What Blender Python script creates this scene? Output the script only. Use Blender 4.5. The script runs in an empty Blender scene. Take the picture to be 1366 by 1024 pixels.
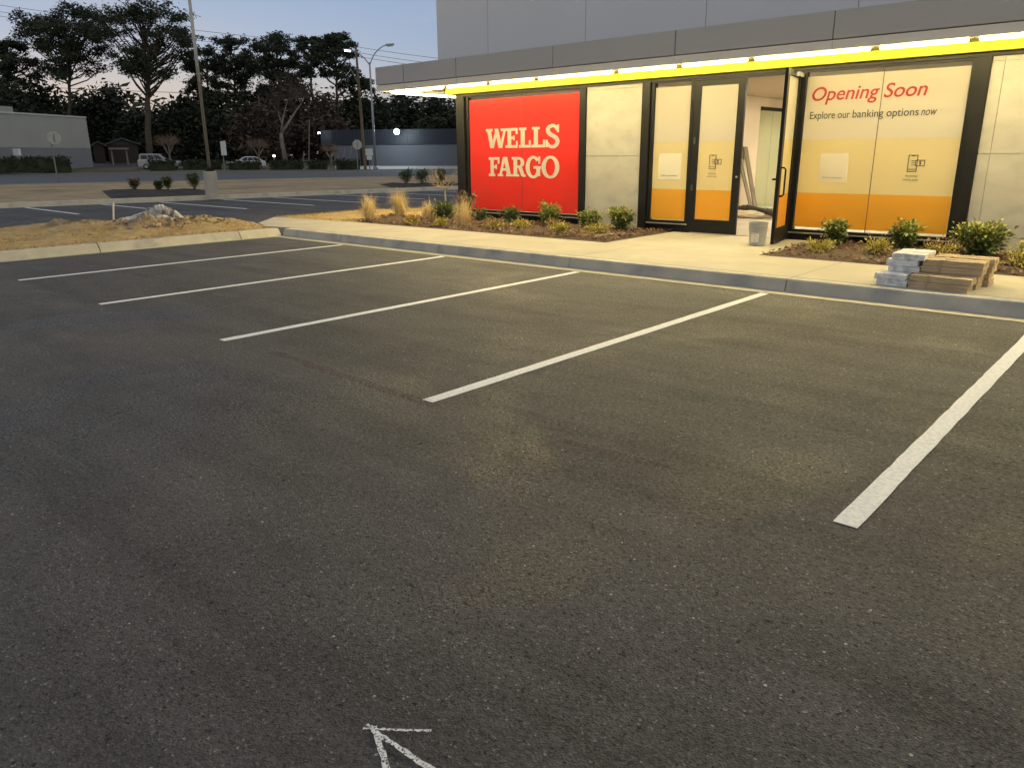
import bpy, bmesh, math, random
from math import sin, cos, pi, radians, sqrt, atan2, hypot
from mathutils import Vector, Matrix, Euler
random.seed(7)
S = bpy.context.scene
COL = S.collection

# ------------------------------------------------------------------ camera
CAM = (11.893, -3.26, 1.589)
YAW, PITCH, ROLL, FPX = -0.7268, 0.2930, -0.0080, 1012.3      # radians, pixels for a 1366 px wide frame
def cam_axes():
    f = Vector((sin(YAW)*cos(PITCH), cos(YAW)*cos(PITCH), -sin(PITCH)))
    r = Vector((cos(YAW), -sin(YAW), 0)); u = r.cross(f)
    return cos(ROLL)*r + sin(ROLL)*u, -sin(ROLL)*r + cos(ROLL)*u, f
cd = bpy.data.cameras.new('camera'); cam = bpy.data.objects.new('camera', cd); COL.objects.link(cam)
_r, _u, _f = cam_axes()
cam.matrix_world = Matrix(((_r.x, _u.x, -_f.x, CAM[0]), (_r.y, _u.y, -_f.y, CAM[1]), (_r.z, _u.z, -_f.z, CAM[2]), (0, 0, 0, 1)))
cd.sensor_width = 36; cd.lens = 36*FPX/1366; cd.clip_start = .05; cd.clip_end = 3000
S.camera = cam
def far(u, v, d):
    """point seen along a bearing (u across, v down the 1366x1024 view) at horizontal distance d metres"""
    q = _f*FPX + _r*(u-683) - _u*(v-512); t = d/hypot(q.x, q.y)
    return Vector(CAM) + q*t
def smooth(a, b, x):
    t = max(0, min(1, (x-a)/(b-a))); return t*t*(3-2*t)
def zt(x, y):
    return .9*smooth(96, 122, hypot(x-CAM[0], y-CAM[1]))
def stand(u, d, dz=0):
    p = far(u, 211, d); p.z = zt(p.x, p.y)+dz; return p

# ------------------------------------------------------------------ sky, sun, exposure
SKY_STRENGTH = .27
SUN_EL, SUN_AZ = radians(-1.0), radians(-72)        # just set, low behind the trees on the left
w = bpy.data.worlds.new('World'); S.world = w; w.use_nodes = True
nt = w.node_tree; N = nt.nodes; L = nt.links; N.clear()
def nn_(t, **k):
    n = N.new(t)
    for a, v in k.items(): setattr(n, a, v)
    return n
def ramp_(fac, stops):
    r = N.new('ShaderNodeValToRGB'); e = r.color_ramp.elements
    while len(e) < len(stops): e.new(.5)
    for q, (p, c) in zip(e, stops): q.position = p; q.color = tuple(c)+(1,) if len(c) == 3 else c
    L.new(fac, r.inputs['Fac']); return r.outputs['Color']
def mix_(fac, a, b, mode='MIX'):
    m = nn_('ShaderNodeMix', data_type='RGBA', blend_type=mode)
    for k, v in (('Factor', fac), ('A', a), ('B', b)):
        if hasattr(v, 'node'): L.new(v, m.inputs[k])
        elif k == 'Factor': m.inputs[k].default_value = v
        else: m.inputs[k].default_value = v+(1,)
    return m.outputs['Result']
def math_(op, a, b=0., clamp=False):
    m = nn_('ShaderNodeMath', operation=op, use_clamp=clamp)
    for k, v in enumerate((a, b)):
        if hasattr(v, 'node'): L.new(v, m.inputs[k])
        else: m.inputs[k].default_value = v
    return m.outputs[0]
out = N.new('ShaderNodeOutputWorld'); bg = N.new('ShaderNodeBackground')
sky = nn_('ShaderNodeTexSky', sky_type='NISHITA', sun_disc=False); sky.sun_elevation = SUN_EL; sky.sun_rotation = SUN_AZ; sky.ozone_density = 1.5
tc = N.new('ShaderNodeTexCoord'); D = tc.outputs['Generated']; sx = N.new('ShaderNodeSeparateXYZ'); L.new(D, sx.inputs[0]); Z = sx.outputs['Z']
dp = nn_('ShaderNodeVectorMath', operation='DOT_PRODUCT'); L.new(D, dp.inputs[0]); dp.inputs[1].default_value = (sin(SUN_AZ), cos(SUN_AZ), 0); W_SUN = dp.outputs['Value']   # 1 towards the afterglow
dusk = ramp_(Z, ((0, (.64, .50, .40)), (.07, (.56, .53, .50)), (.12, (.41, .48, .60)), (.21, (.28, .39, .58)), (.5, (.24, .32, .47)), (1, (.26, .32, .43))))
cool = ramp_(Z, ((0, (.36, .40, .48)), (.1, (.27, .36, .52)), (.21, (.20, .315, .56)), (.5, (.24, .32, .46)), (1, (.26, .32, .43))))
base_ = mix_(math_('MULTIPLY', math_('SUBTRACT', W_SUN, .80), 5.5, True), cool, dusk)
# high cloud: thin streaks in the west, a grey sheet overhead and behind the camera
mp = N.new('ShaderNodeMapping'); mp.inputs['Scale'].default_value = (1.3, 1.3, 5.5); L.new(D, mp.inputs['Vector'])
cn = N.new('ShaderNodeTexNoise'); cn.inputs['Scale'].default_value = 2.4; cn.inputs['Detail'].default_value = 6; L.new(mp.outputs['Vector'], cn.inputs['Vector'])
thin = math_('MULTIPLY', math_('MULTIPLY', math_('SUBTRACT', cn.outputs['Fac'], .50), 4.0, True), .55)
back = math_('MULTIPLY', math_('SUBTRACT', .45, math_('SUBTRACT', W_SUN, Z)), 1.5, True)
cover = math_('MAXIMUM', thin, math_('MULTIPLY', back, .92))
col_ = mix_(cover, base_, mix_(back, (.52, .50, .50), (.49, .495, .495)))
col_ = mix_(.06, col_, sky.outputs['Color'], 'ADD')
L.new(col_, bg.inputs['Color']); bg.inputs['Strength'].default_value = SKY_STRENGTH; L.new(bg.outputs[0], out.inputs[0])
sl = bpy.data.lights.new('sun', 'SUN'); sl.energy = .03; sl.angle = radians(20); sl.color = (1, .8, .65)
so = bpy.data.objects.new('sun', sl); COL.objects.link(so)
so.rotation_euler = Vector((-sin(SUN_AZ)*cos(SUN_EL), -cos(SUN_AZ)*cos(SUN_EL), -sin(SUN_EL))).to_track_quat('-Z', 'Y').to_euler()
S.view_settings.view_transform = 'Standard'; S.view_settings.look = 'None'
S.view_settings.exposure = 1.9; S.view_settings.gamma = 1
S.render.engine = 'CYCLES'; S.cycles.use_denoising = True; S.cycles.max_bounces = 8
S.cycles.sample_clamp_indirect = 3; S.cycles.sample_clamp_direct = 3.0
LED_STRENGTH = 27; LED_FRONT = 96; LED_COLOR = (1, .81, .37)

# ------------------------------------------------------------------ materials
MATS = {}
def mat(name, base, rough=.7, var=.12, scale=6, bump=0, bscale=40, metallic=0, spec=.4, emit=None, estr=0, coat=0,
        tint=None, tscale=.6, tlo=.5, thi=.65, detail=5, stretch=None, thru=0):
    if name in MATS: return MATS[name]
    m = bpy.data.materials.new(name); m.use_nodes = True; MATS[name] = m
    nt = m.node_tree; b = nt.nodes['Principled BSDF']; l = nt.links
    b.inputs['Roughness'].default_value = rough; b.inputs['Metallic'].default_value = metallic
    b.inputs['Specular IOR Level'].default_value = spec; b.inputs['Coat Weight'].default_value = coat
    geo = nt.nodes.new('ShaderNodeNewGeometry'); vec = geo.outputs['Position']
    if stretch:
        mpn = nt.nodes.new('ShaderNodeMapping'); mpn.inputs['Scale'].default_value = stretch
        l.new(vec, mpn.inputs['Vector']); vec = mpn.outputs['Vector']
    n = nt.nodes.new('ShaderNodeTexNoise'); n.inputs['Scale'].default_value = scale; n.inputs['Detail'].default_value = detail
    l.new(vec, n.inputs['Vector'])
    r = nt.nodes.new('ShaderNodeValToRGB')
    r.color_ramp.elements[0].position = .3; r.color_ramp.elements[1].position = .7
    r.color_ramp.elements[0].color = tuple(max(0, c*(1-var)) for c in base)+(1,)
    r.color_ramp.elements[1].color = tuple(min(1, c*(1+var)) for c in base)+(1,)
    l.new(n.outputs['Fac'], r.inputs['Fac']); col = r.outputs['Color']
    if tint:
        n2 = nt.nodes.new('ShaderNodeTexNoise'); n2.inputs['Scale'].default_value = tscale; n2.inputs['Detail'].default_value = 6
        l.new(vec, n2.inputs['Vector'])
        r2 = nt.nodes.new('ShaderNodeValToRGB'); r2.color_ramp.elements[0].position = tlo; r2.color_ramp.elements[1].position = thi
        l.new(n2.outputs['Fac'], r2.inputs['Fac'])
        mxn = nt.nodes.new('ShaderNodeMix'); mxn.data_type = 'RGBA'; mxn.inputs['B'].default_value = tint+(1,)
        l.new(r2.outputs['Color'], mxn.inputs['Factor']); l.new(col, mxn.inputs['A']); col = mxn.outputs['Result']
    l.new(col, b.inputs['Base Color'])
    if bump:
        nb = nt.nodes.new('ShaderNodeTexNoise'); nb.inputs['Scale'].default_value = bscale; nb.inputs['Detail'].default_value = 6
        l.new(vec, nb.inputs['Vector'])
        bp = nt.nodes.new('ShaderNodeBump'); bp.inputs['Strength'].default_value = min(1, bump); bp.inputs['Distance'].default_value = .4/bscale
        l.new(nb.outputs['Fac'], bp.inputs['Height']); l.new(bp.outputs['Normal'], b.inputs['Normal'])
    if thru:
        tr = nt.nodes.new('ShaderNodeBsdfTranslucent'); ms = nt.nodes.new('ShaderNodeMixShader'); ms.inputs[0].default_value = thru
        l.new(col, tr.inputs[0]); l.new(b.outputs[0], ms.inputs[1]); l.new(tr.outputs[0], ms.inputs[2]); l.new(ms.outputs[0], nt.nodes['Material Output'].inputs[0])
    if emit:
        b.inputs['Emission Color'].default_value = emit+(1,); b.inputs['Emission Strength'].default_value = estr
    return m

def asphalt(name, dark, light, patch=(.92, 1.06)):
    m = bpy.data.materials.new(name); m.use_nodes = True; nt = m.node_tree; b = nt.nodes['Principled BSDF']; l = nt.links
    geo = nt.nodes.new('ShaderNodeNewGeometry'); P = geo.outputs['Position']
    def noise(s, d=4, rg=.55):
        n = nt.nodes.new('ShaderNodeTexNoise'); n.inputs['Scale'].default_value = s; n.inputs['Detail'].default_value = d
        n.inputs['Roughness'].default_value = rg; l.new(P, n.inputs['Vector']); return n.outputs['Fac']
    def ramp(f, a, b_, ca, cb):
        r = nt.nodes.new('ShaderNodeValToRGB'); e = r.color_ramp.elements
        e[0].position = a; e[1].position = b_; e[0].color = (ca,)*3+(1,); e[1].color = (cb,)*3+(1,)
        l.new(f, r.inputs['Fac']); return r.outputs['Color']
    def mulc(a, c):
        x = nt.nodes.new('ShaderNodeMix'); x.data_type = 'RGBA'; x.blend_type = 'MULTIPLY'; x.inputs['Factor'].default_value = 1
        l.new(a, x.inputs['A']); l.new(c, x.inputs['B']); return x.outputs['Result']
    v = nt.nodes.new('ShaderNodeTexVoronoi'); v.inputs['Scale'].default_value = 135; l.new(P, v.inputs['Vector'])
    sep = nt.nodes.new('ShaderNodeSeparateColor'); l.new(v.outputs['Color'], sep.inputs[0])
    r = nt.nodes.new('ShaderNodeValToRGB'); e = r.color_ramp.elements
    e[0].position = .0; e[1].position = .97; e[0].color = dark+(1,); e[1].color = light+(1,)
    q = e.new(1.0); q.color = tuple(min(1, c*2.3) for c in light)+(1,)
    l.new(sep.outputs[0], r.inputs['Fac']); col = r.outputs['Color']
    big = ramp(noise(.33, 5), .32, .68, *patch)
    col = mulc(col, big)
    col = mulc(col, ramp(noise(2.6, 6, .65), .3, .72, .84, 1.12))
    dn = nt.nodes.new('ShaderNodeTexNoise'); dn.inputs['Scale'].default_value = .42; dn.inputs['Detail'].default_value = 8; dn.inputs['Roughness'].default_value = .62; dn.inputs['Distortion'].default_value = .6; l.new(P, dn.inputs['Vector'])
    damp = ramp(dn.outputs['Fac'], .52, .64, 0, 1)                          # open-textured, tighter bound patches
    def shifted(f, k):
        m_ = nt.nodes.new('ShaderNodeMath'); m_.operation = 'MULTIPLY_ADD'; l.new(damp, m_.inputs[0]); m_.inputs[1].default_value = -k; l.new(f, m_.inputs[2]); return m_.outputs[0]
    col = mulc(col, ramp(shifted(noise(21, 7, .72), .045), .335, .405, .18, 1.03))
    col = mulc(col, ramp(shifted(noise(58, 3, .6), .05), .31, .42, .15, 1.04))
    gv = nt.nodes.new('ShaderNodeTexVoronoi'); gv.inputs['Scale'].default_value = 26; l.new(P, gv.inputs['Vector'])      # loose pale grit
    gs = nt.nodes.new('ShaderNodeSeparateColor'); l.new(gv.outputs['Color'], gs.inputs[0])
    g1 = nt.nodes.new('ShaderNodeMath'); g1.operation = 'GREATER_THAN'; l.new(gs.outputs[0], g1.inputs[0]); g1.inputs[1].default_value = .965
    g2 = nt.nodes.new('ShaderNodeMath'); g2.operation = 'LESS_THAN'; l.new(gv.outputs['Distance'], g2.inputs[0]); g2.inputs[1].default_value = .14
    g3 = nt.nodes.new('ShaderNodeMath'); g3.operation = 'MULTIPLY'; l.new(g1.outputs[0], g3.inputs[0]); l.new(g2.outputs[0], g3.inputs[1])
    gm = nt.nodes.new('ShaderNodeMix'); gm.data_type = 'RGBA'; l.new(g3.outputs[0], gm.inputs['Factor']); l.new(col, gm.inputs['A']); gm.inputs['B'].default_value = (.42, .41, .38, 1); col = gm.outputs['Result']
    mp_ = nt.nodes.new('ShaderNodeMapping'); mp_.inputs['Scale'].default_value = (.22, 1.5, 1); mp_.inputs['Rotation'].default_value = (0, 0, .12); l.new(P, mp_.inputs['Vector'])
    st_ = nt.nodes.new('ShaderNodeTexNoise'); st_.inputs['Scale'].default_value = 1.1; st_.inputs['Detail'].default_value = 7; st_.inputs['Roughness'].default_value = .68; l.new(mp_.outputs['Vector'], st_.inputs['Vector'])
    col = mulc(col, ramp(st_.outputs['Fac'], .36, .56, .70, 1.06))        # roller and tyre streaks along the aisle
    dk = nt.nodes.new('ShaderNodeMix'); dk.data_type = 'RGBA'; dk.inputs['B'].default_value = (.80, .79, .80, 1); dk.inputs['A'].default_value = (1, 1, 1, 1); l.new(damp, dk.inputs['Factor']); col = mulc(col, dk.outputs['Result'])
    l.new(col, b.inputs['Base Color'])
    rg_ = nt.nodes.new('ShaderNodeMix'); rg_.data_type = 'RGBA'; l.new(damp, rg_.inputs['Factor']); l.new(ramp(noise(38, 4), .35, .65, .6, .95), rg_.inputs['A']); l.new(ramp(noise(60, 4), .40, .62, .26, .85), rg_.inputs['B'])
    l.new(rg_.outputs['Result'], b.inputs['Roughness'])
    b.inputs['Specular IOR Level'].default_value = .28
    add = nt.nodes.new('ShaderNodeMath'); add.operation = 'MULTIPLY_ADD'
    l.new(noise(48, 5, .65), add.inputs[0]); add.inputs[1].default_value = 2.2
    l.new(v.outputs['Distance'], add.inputs[2])
    bp = nt.nodes.new('ShaderNodeBump'); bp.inputs['Strength'].default_value = .75; bp.inputs['Distance'].default_value = .006
    l.new(add.outputs[0], bp.inputs['Height']); l.new(bp.outputs['Normal'], b.inputs['Normal'])
    MATS[name] = m; return m

def worn(name, base, rough, scale, lo, hi, bump=.5):
    """paint or chalk that leaves pinholes where the aggregate shows"""
    m = bpy.data.materials.new(name); m.use_nodes = True; nt = m.node_tree; b = nt.nodes['Principled BSDF']; l = nt.links
    geo = nt.nodes.new('ShaderNodeNewGeometry')
    n = nt.nodes.new('ShaderNodeTexNoise'); n.inputs['Scale'].default_value = scale; n.inputs['Detail'].default_value = 5; n.inputs['Roughness'].default_value = .7
    l.new(geo.outputs['Position'], n.inputs['Vector'])
    r = nt.nodes.new('ShaderNodeValToRGB'); r.color_ramp.elements[0].position = lo; r.color_ramp.elements[1].position = hi
    l.new(n.outputs['Fac'], r.inputs['Fac']); l.new(r.outputs['Color'], b.inputs['Alpha'])
    n2 = nt.nodes.new('ShaderNodeTexNoise'); n2.inputs['Scale'].default_value = 45; n2.inputs['Detail'].default_value = 4
    l.new(geo.outputs['Position'], n2.inputs['Vector'])
    r2 = nt.nodes.new('ShaderNodeValToRGB'); r2.color_ramp.elements[0].color = tuple(c*.80 for c in base)+(1,); r2.color_ramp.elements[1].color = base+(1,)
    r2.color_ramp.elements[0].position = .35; r2.color_ramp.elements[1].position = .6
    l.new(n2.outputs['Fac'], r2.inputs['Fac']); l.new(r2.outputs['Color'], b.inputs['Base Color'])
    b.inputs['Roughness'].default_value = rough
    bp = nt.nodes.new('ShaderNodeBump'); bp.inputs['Strength'].default_value = bump; bp.inputs['Distance'].default_value = .004
    l.new(n2.outputs['Fac'], bp.inputs['Height']); l.new(bp.outputs['Normal'], b.inputs['Normal'])
    MATS[name] = m; return m

def glass(name, tint, ior=1.5):
    m = bpy.data.materials.new(name); m.use_nodes = True; nt = m.node_tree; l = nt.links; nt.nodes.clear()
    o = nt.nodes.new('ShaderNodeOutputMaterial'); t = nt.nodes.new('ShaderNodeBsdfTransparent'); g = nt.nodes.new('ShaderNodeBsdfGlossy')
    t.inputs[0].default_value = tint+(1,); g.inputs['Roughness'].default_value = .03
    lw = nt.nodes.new('ShaderNodeLayerWeight'); lw.inputs[0].default_value = .5
    pw = nt.nodes.new('ShaderNodeMath'); pw.operation = 'POWER'; l.new(lw.outputs['Facing'], pw.inputs[0]); pw.inputs[1].default_value = 4
    fr = nt.nodes.new('ShaderNodeMath'); fr.operation = 'MULTIPLY_ADD'; l.new(pw.outputs[0], fr.inputs[0]); fr.inputs[1].default_value = .5*(ior-1); fr.inputs[2].default_value = .03
    ms = nt.nodes.new('ShaderNodeMixShader'); l.new(fr.outputs[0], ms.inputs[0]); l.new(t.outputs[0], ms.inputs[1]); l.new(g.outputs[0], ms.inputs[2])
    l.new(ms.outputs[0], o.inputs[0]); MATS[name] = m; return m

M_ASPH = asphalt('asphalt', (.054, .0512, .0512), (.099, .0935, .0930))
M_ROAD = mat('road_asphalt', (.085, .087, .092), .8, .12, 1.2, stretch=(1, 1, 1))
M_CONC = mat('pavement_concrete', (.43, .39, .30), .85, .10, 2.2, .3, 60, tint=(.36, .325, .25), tscale=1.1, tlo=.5, thi=.72)
M_KERB = mat('kerb_concrete', (.46, .43, .355), .85, .10, 4, .3, 60, tint=(.28, .28, .27), tscale=2.2, tlo=.52, thi=.75)
M_JOINT = mat('kerb_joint', (.03, .03, .03), .9)
M_PANEL = mat('cast_concrete', (.41, .39, .345), .85, .07, 2.6, .16, 26, tint=(.335, .318, .28), tscale=3.2, tlo=.50, thi=.80, stretch=(1, 1, 1.6))
M_PAINT = worn('line_paint', (.80, .80, .79), .6, 110, .25, .33, .35)
M_CHALK = worn('chalk', (.80, .80, .80), .9, 130, .40, .47)
M_RED_CHALK = worn('red_chalk', (.17, .085, .06), .9, 60, .48, .66)
M_BLACK = mat('dark_bronze_metal', (.012, .0115, .011), .5, .15, 8, spec=.22)
M_FASCIA = mat('fascia_metal', (.44, .425, .40), .42, .03, 1.0, spec=.5, metallic=.25)
M_BAND = mat('fascia_trim_metal', (.74, .70, .62), .5, .03, 2)
M_UPPER = mat('upper_wall_panel', (.80, .785, .78), .5, .02, .7)
M_SEAM = mat('panel_seam', (.05, .05, .05), .8)
M_SOFFIT = mat('soffit', (.13, .11, .06), .6, .04, 2)
M_YELLOW = mat('yellow_enamel', (.46, .46, .004), .4, .03, 2)
M_HOUSING = mat('lamp_housing', (.16, .15, .13), .5)
M_LED = mat('light_tube', (.9, .9, .85), .4, 0, emit=LED_COLOR, estr=LED_STRENGTH); M_LEDF = mat('light_tube_lens', (.9, .9, .85), .4, 0, emit=LED_COLOR, estr=LED_FRONT)      # the strips throw most of their light outwards
M_RED = mat('red_vinyl', (.74, .050, .034), .33, .02, 1, spec=.3, coat=.5, thru=.4)
M_CREAM = mat('cream_lettering', (.84, .82, .72), .5, .02, 2, thru=.4)
M_PALE = mat('pale_vinyl', (.75, .70, .60), .35, .02, 1, spec=.3, coat=.5, thru=.42)
M_SAND = mat('sand_vinyl', (.78, .68, .42), .35, .02, 1, spec=.3, coat=.5, thru=.42)
M_ORANGE = mat('orange_vinyl', (.80, .45, .055), .35, .02, 1, spec=.3, coat=.5, thru=.4)
M_CARD = mat('pale_card', (.62, .58, .48), .5, .02, 2)
M_REDINK = mat('red_lettering', (.26, .012, .010), .5, .05)
M_INK = mat('dark_lettering', (.05, .05, .05), .5, .05)
M_GREYINK = mat('faint_lettering', (.30, .27, .20), .5, .05)
M_SILL = mat('aluminium_sill', (.36, .36, .35), .4, .05, metallic=.5)
M_GLASS = glass('clear_glass', (.92, .96, .93))
M_GREENGLASS = glass('green_glass', (.66, .715, .655), 1.35)
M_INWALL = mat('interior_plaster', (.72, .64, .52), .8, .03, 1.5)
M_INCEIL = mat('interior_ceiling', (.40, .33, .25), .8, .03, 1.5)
M_INFLOOR = mat('interior_floor', (.50, .47, .41), .6, .1, 1.5)
M_MULCH = mat('mulch', (.060, .038, .026), .95, .5, 30, 1, 30)
M_CHIP = mat('mulch_chip', (.155, .092, .057), .9, .6, 9)
M_DEAD = mat('dormant_turf', (.40, .29, .13), .95, .22, 8, .8, 60, tint=(.26, .17, .08), tscale=2, tlo=.5, thi=.75)
M_VERGE = mat('verge_turf', (.36, .265, .145), .95, .18, 1.6, tint=(.2, .15, .09), tscale=.35, tlo=.45, thi=.7)
M_BLADE = mat('dry_blade', (.50, .36, .16), .9, .35, 12)
M_EARTH = mat('earth', (.10, .085, .06), .95, .3, .2)

# ------------------------------------------------------------------ mesh helpers
class MB:
    def __init__(s): s.v = []; s.f = []; s.k = []; s.mi = 0
    def face(s, pts):
        i = len(s.v); s.v += [tuple(p) for p in pts]; s.f.append(tuple(range(i, i+len(pts)))); s.k.append(s.mi)
    def box(s, x0, x1, y0, y1, z0, z1):
        i = len(s.v); s.v += [(x, y, z) for z in (z0, z1) for y in (y0, y1) for x in (x0, x1)]
        for q in ((0, 2, 3, 1), (4, 5, 7, 6), (0, 1, 5, 4), (1, 3, 7, 5), (3, 2, 6, 7), (2, 0, 4, 6)):
            s.f.append(tuple(i+a for a in q)); s.k.append(s.mi)
        return s
    def obox(s, c, ax, ay, az):
        """oriented box: centre and three half-axis vectors"""
        i = len(s.v); c = Vector(c)
        s.v += [tuple(c+a*Vector(ax)+b*Vector(ay)+d*Vector(az)) for d in (-1, 1) for b in (-1, 1) for a in (-1, 1)]
        for q in ((0, 2, 3, 1), (4, 5, 7, 6), (0, 1, 5, 4), (1, 3, 7, 5), (3, 2, 6, 7), (2, 0, 4, 6)):
            s.f.append(tuple(i+a for a in q)); s.k.append(s.mi)
        return s
    def prism(s, poly, z0, z1, fn=None):
        """poly of 2D points extruded z0..z1, fn maps (a,b,c)->xyz"""
        fn = fn or (lambda a, b, c: (a, b, c)); n = len(poly); i = len(s.v)
        s.v += [fn(a, b, z0) for a, b in poly]+[fn(a, b, z1) for a, b in poly]
        s.f.append(tuple(i+n-1-k for k in range(n))); s.k.append(s.mi)
        s.f.append(tuple(i+n+k for k in range(n))); s.k.append(s.mi)
        for k in range(n):
            s.f.append((i+k, i+(k+1) % n, i+n+(k+1) % n, i+n+k)); s.k.append(s.mi)
        return s
    def tube(s, pts, rad, n=8, cap=True):
        pts = [Vector(p) for p in pts]
        if not isinstance(rad, (list, tuple)): rad = [rad]*len(pts)
        i0 = len(s.v); ref = None
        for k, p in enumerate(pts):
            d = (pts[min(k+1, len(pts)-1)]-pts[max(k-1, 0)]).normalized()
            if ref is None: ref = d.orthogonal().normalized()
            a = (ref-d*ref.dot(d))
            a = a.normalized() if a.length > 1e-6 else d.orthogonal().normalized()
            ref = a; b = d.cross(a)
            for j in range(n):
                t = 2*pi*j/n; s.v.append(tuple(p+(a*cos(t)+b*sin(t))*rad[k]))
        for k in range(len(pts)-1):
            for j in range(n):
                s.f.append((i0+k*n+j, i0+k*n+(j+1) % n, i0+(k+1)*n+(j+1) % n, i0+(k+1)*n+j)); s.k.append(s.mi)
        if cap:
            s.f.append(tuple(i0+n-1-j for j in range(n))); s.k.append(s.mi)
            e = i0+(len(pts)-1)*n; s.f.append(tuple(e+j for j in range(n))); s.k.append(s.mi)
        return s
    def lathe(s, prof, c=(0, 0, 0), n=24):
        i0 = len(s.v)
        for r, z in prof:
            for j in range(n):
                t = 2*pi*j/n; s.v.append((c[0]+r*cos(t), c[1]+r*sin(t), c[2]+z))
        for k in range(len(prof)-1):
            for j in range(n):
                s.f.append((i0+k*n+j, i0+k*n+(j+1) % n, i0+(k+1)*n+(j+1) % n, i0+(k+1)*n+j)); s.k.append(s.mi)
        return s
    def leaf(s, p, d, up, ln, wd, bend=.15):
        """a folded pointed leaf"""
        p = Vector(p); d = Vector(d).normalized(); sd = d.cross(Vector(up))
        sd = sd.normalized() if sd.length > 1e-4 else d.orthogonal().normalized(); nn = sd.cross(d)
        i = len(s.v); m_ = p+d*ln*.5+nn*bend*ln*.5
        s.v += [tuple(p), tuple(m_+sd*wd*.5+nn*wd*.2), tuple(p+d*ln), tuple(m_-sd*wd*.5+nn*wd*.2)]
        s.f.append((i, i+1, i+2, i+3)); s.k.append(s.mi)
    def build(s, name, mats, parent=None, loc=None, bevel=0, smooth_=False):
        """one mesh object; vertices are world coordinates, the origin goes to loc (or the parent's base)"""
        o0 = Vector(loc) if loc is not None else (Vector(parent['_o']) if parent is not None else Vector((0, 0, 0)))
        me = bpy.data.meshes.new(name); me.from_pydata([tuple(Vector(v)-o0) for v in s.v], [], s.f)
        for m in (mats if isinstance(mats, (list, tuple)) else [mats]): me.materials.append(m)
        me.polygons.foreach_set('material_index', s.k)
        if smooth_: me.polygons.foreach_set('use_smooth', [True]*len(s.f))
        if bevel:
            bm = bmesh.new(); bm.from_mesh(me)
            bmesh.ops.bevel(bm, geom=bm.edges[:], offset=bevel, segments=2, affect='EDGES', clamp_overlap=True)
            bm.to_mesh(me); bm.free()
        me.update()
        o = bpy.data.objects.new(name, me); COL.objects.link(o); o['_o'] = tuple(o0)
        if parent is not None:
            o.parent = parent; o.location = o0-Vector(parent['_o'])
        else: o.location = o0
        return o
def thing(name, label, cat, loc=(0, 0, 0), group=None):
    o = bpy.data.objects.new(name, None); COL.objects.link(o); o.location = loc; o['_o'] = tuple(loc)
    o.empty_display_size = .1; o['label'] = label; o['category'] = cat
    if group: o['group'] = group
    return o
def tag(o, label, cat, group=None, kind=None):
    o['label'] = label; o['category'] = cat
    if group: o['group'] = group
    if kind: o['kind'] = kind
    return o
def struct(o, kind='structure'): o['kind'] = kind; return o
def clone(o, loc, rz, label, group=None, scale=1):
    c = o.copy(); COL.objects.link(c); c.location = loc; c.rotation_euler = (0, 0, rz); c.scale = (scale,)*3; c['label'] = label
    if group: c['group'] = group
    for ch in list(o.children):
        d = ch.copy(); COL.objects.link(d); d.parent = c
        for g in list(ch.children):
            e = g.copy(); COL.objects.link(e); e.parent = d
    return c
def mesh_text(body, x0, x1, z0, z1, y, depth=.004, shear=0, spacing=1, name='lettering', m=None, parent=None, bold=0):
    """raised text on a wall facing -Y, fitted to the given rectangle"""
    cu = bpy.data.curves.new('lettering', 'FONT'); cu.body = body; cu.size = 1; cu.shear = shear; cu.extrude = .01; cu.space_character = spacing
    cu.offset = bold; cu.space_line = 1.05
    if '\n' in body: cu.align_x = 'CENTER'
    o = bpy.data.objects.new('lettering_source', cu); COL.objects.link(o)
    dg = bpy.context.evaluated_depsgraph_get(); me = bpy.data.meshes.new_from_object(o.evaluated_get(dg))
    bpy.data.objects.remove(o)
    xs = [v.co.x for v in me.vertices]; ys = [v.co.y for v in me.vertices]
    sx = (x1-x0)/(max(xs)-min(xs)); sz = (z1-z0)/(max(ys)-min(ys)); bx, by = min(xs), min(ys)
    o0 = Vector(parent['_o'])
    for v in me.vertices:
        a, b, c = v.co; v.co = Vector((x0+(a-bx)*sx, y-(depth if c > 0 else 0), z0+(b-by)*sz))-o0
    me.materials.clear(); me.materials.append(m); me.update()
    r = bpy.data.objects.new(name, me); COL.objects.link(r); r.parent = parent; r['_o'] = tuple(o0)
    return r

# ------------------------------------------------------------------ ground, roads, kerbs
g = MB()
n = 90; xs = [-700+1500*i/n for i in range(n+1)]; ys = [-500+1300*i/n for i in range(n+1)]
fine = sorted(set([-700, -500, -350, -250, -200]+list(range(-180, 61, 6))+[100, 200, 400, 700]))
finey = sorted(set([-500, -300, -200, -150]+list(range(-120, 151, 6))+[200, 300, 450, 700]))
for i, x in enumerate(fine):
    for j, y in enumerate(finey): g.v.append((x, y, zt(x, y)-.02))
ny = len(finey)
for i in range(len(fine)-1):
    for j in range(ny-1): g.f.append((i*ny+j, (i+1)*ny+j, (i+1)*ny+j+1, i*ny+j+1)); g.k.append(0)
struct(g.build('ground', M_EARTH, smooth_=True))

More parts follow.
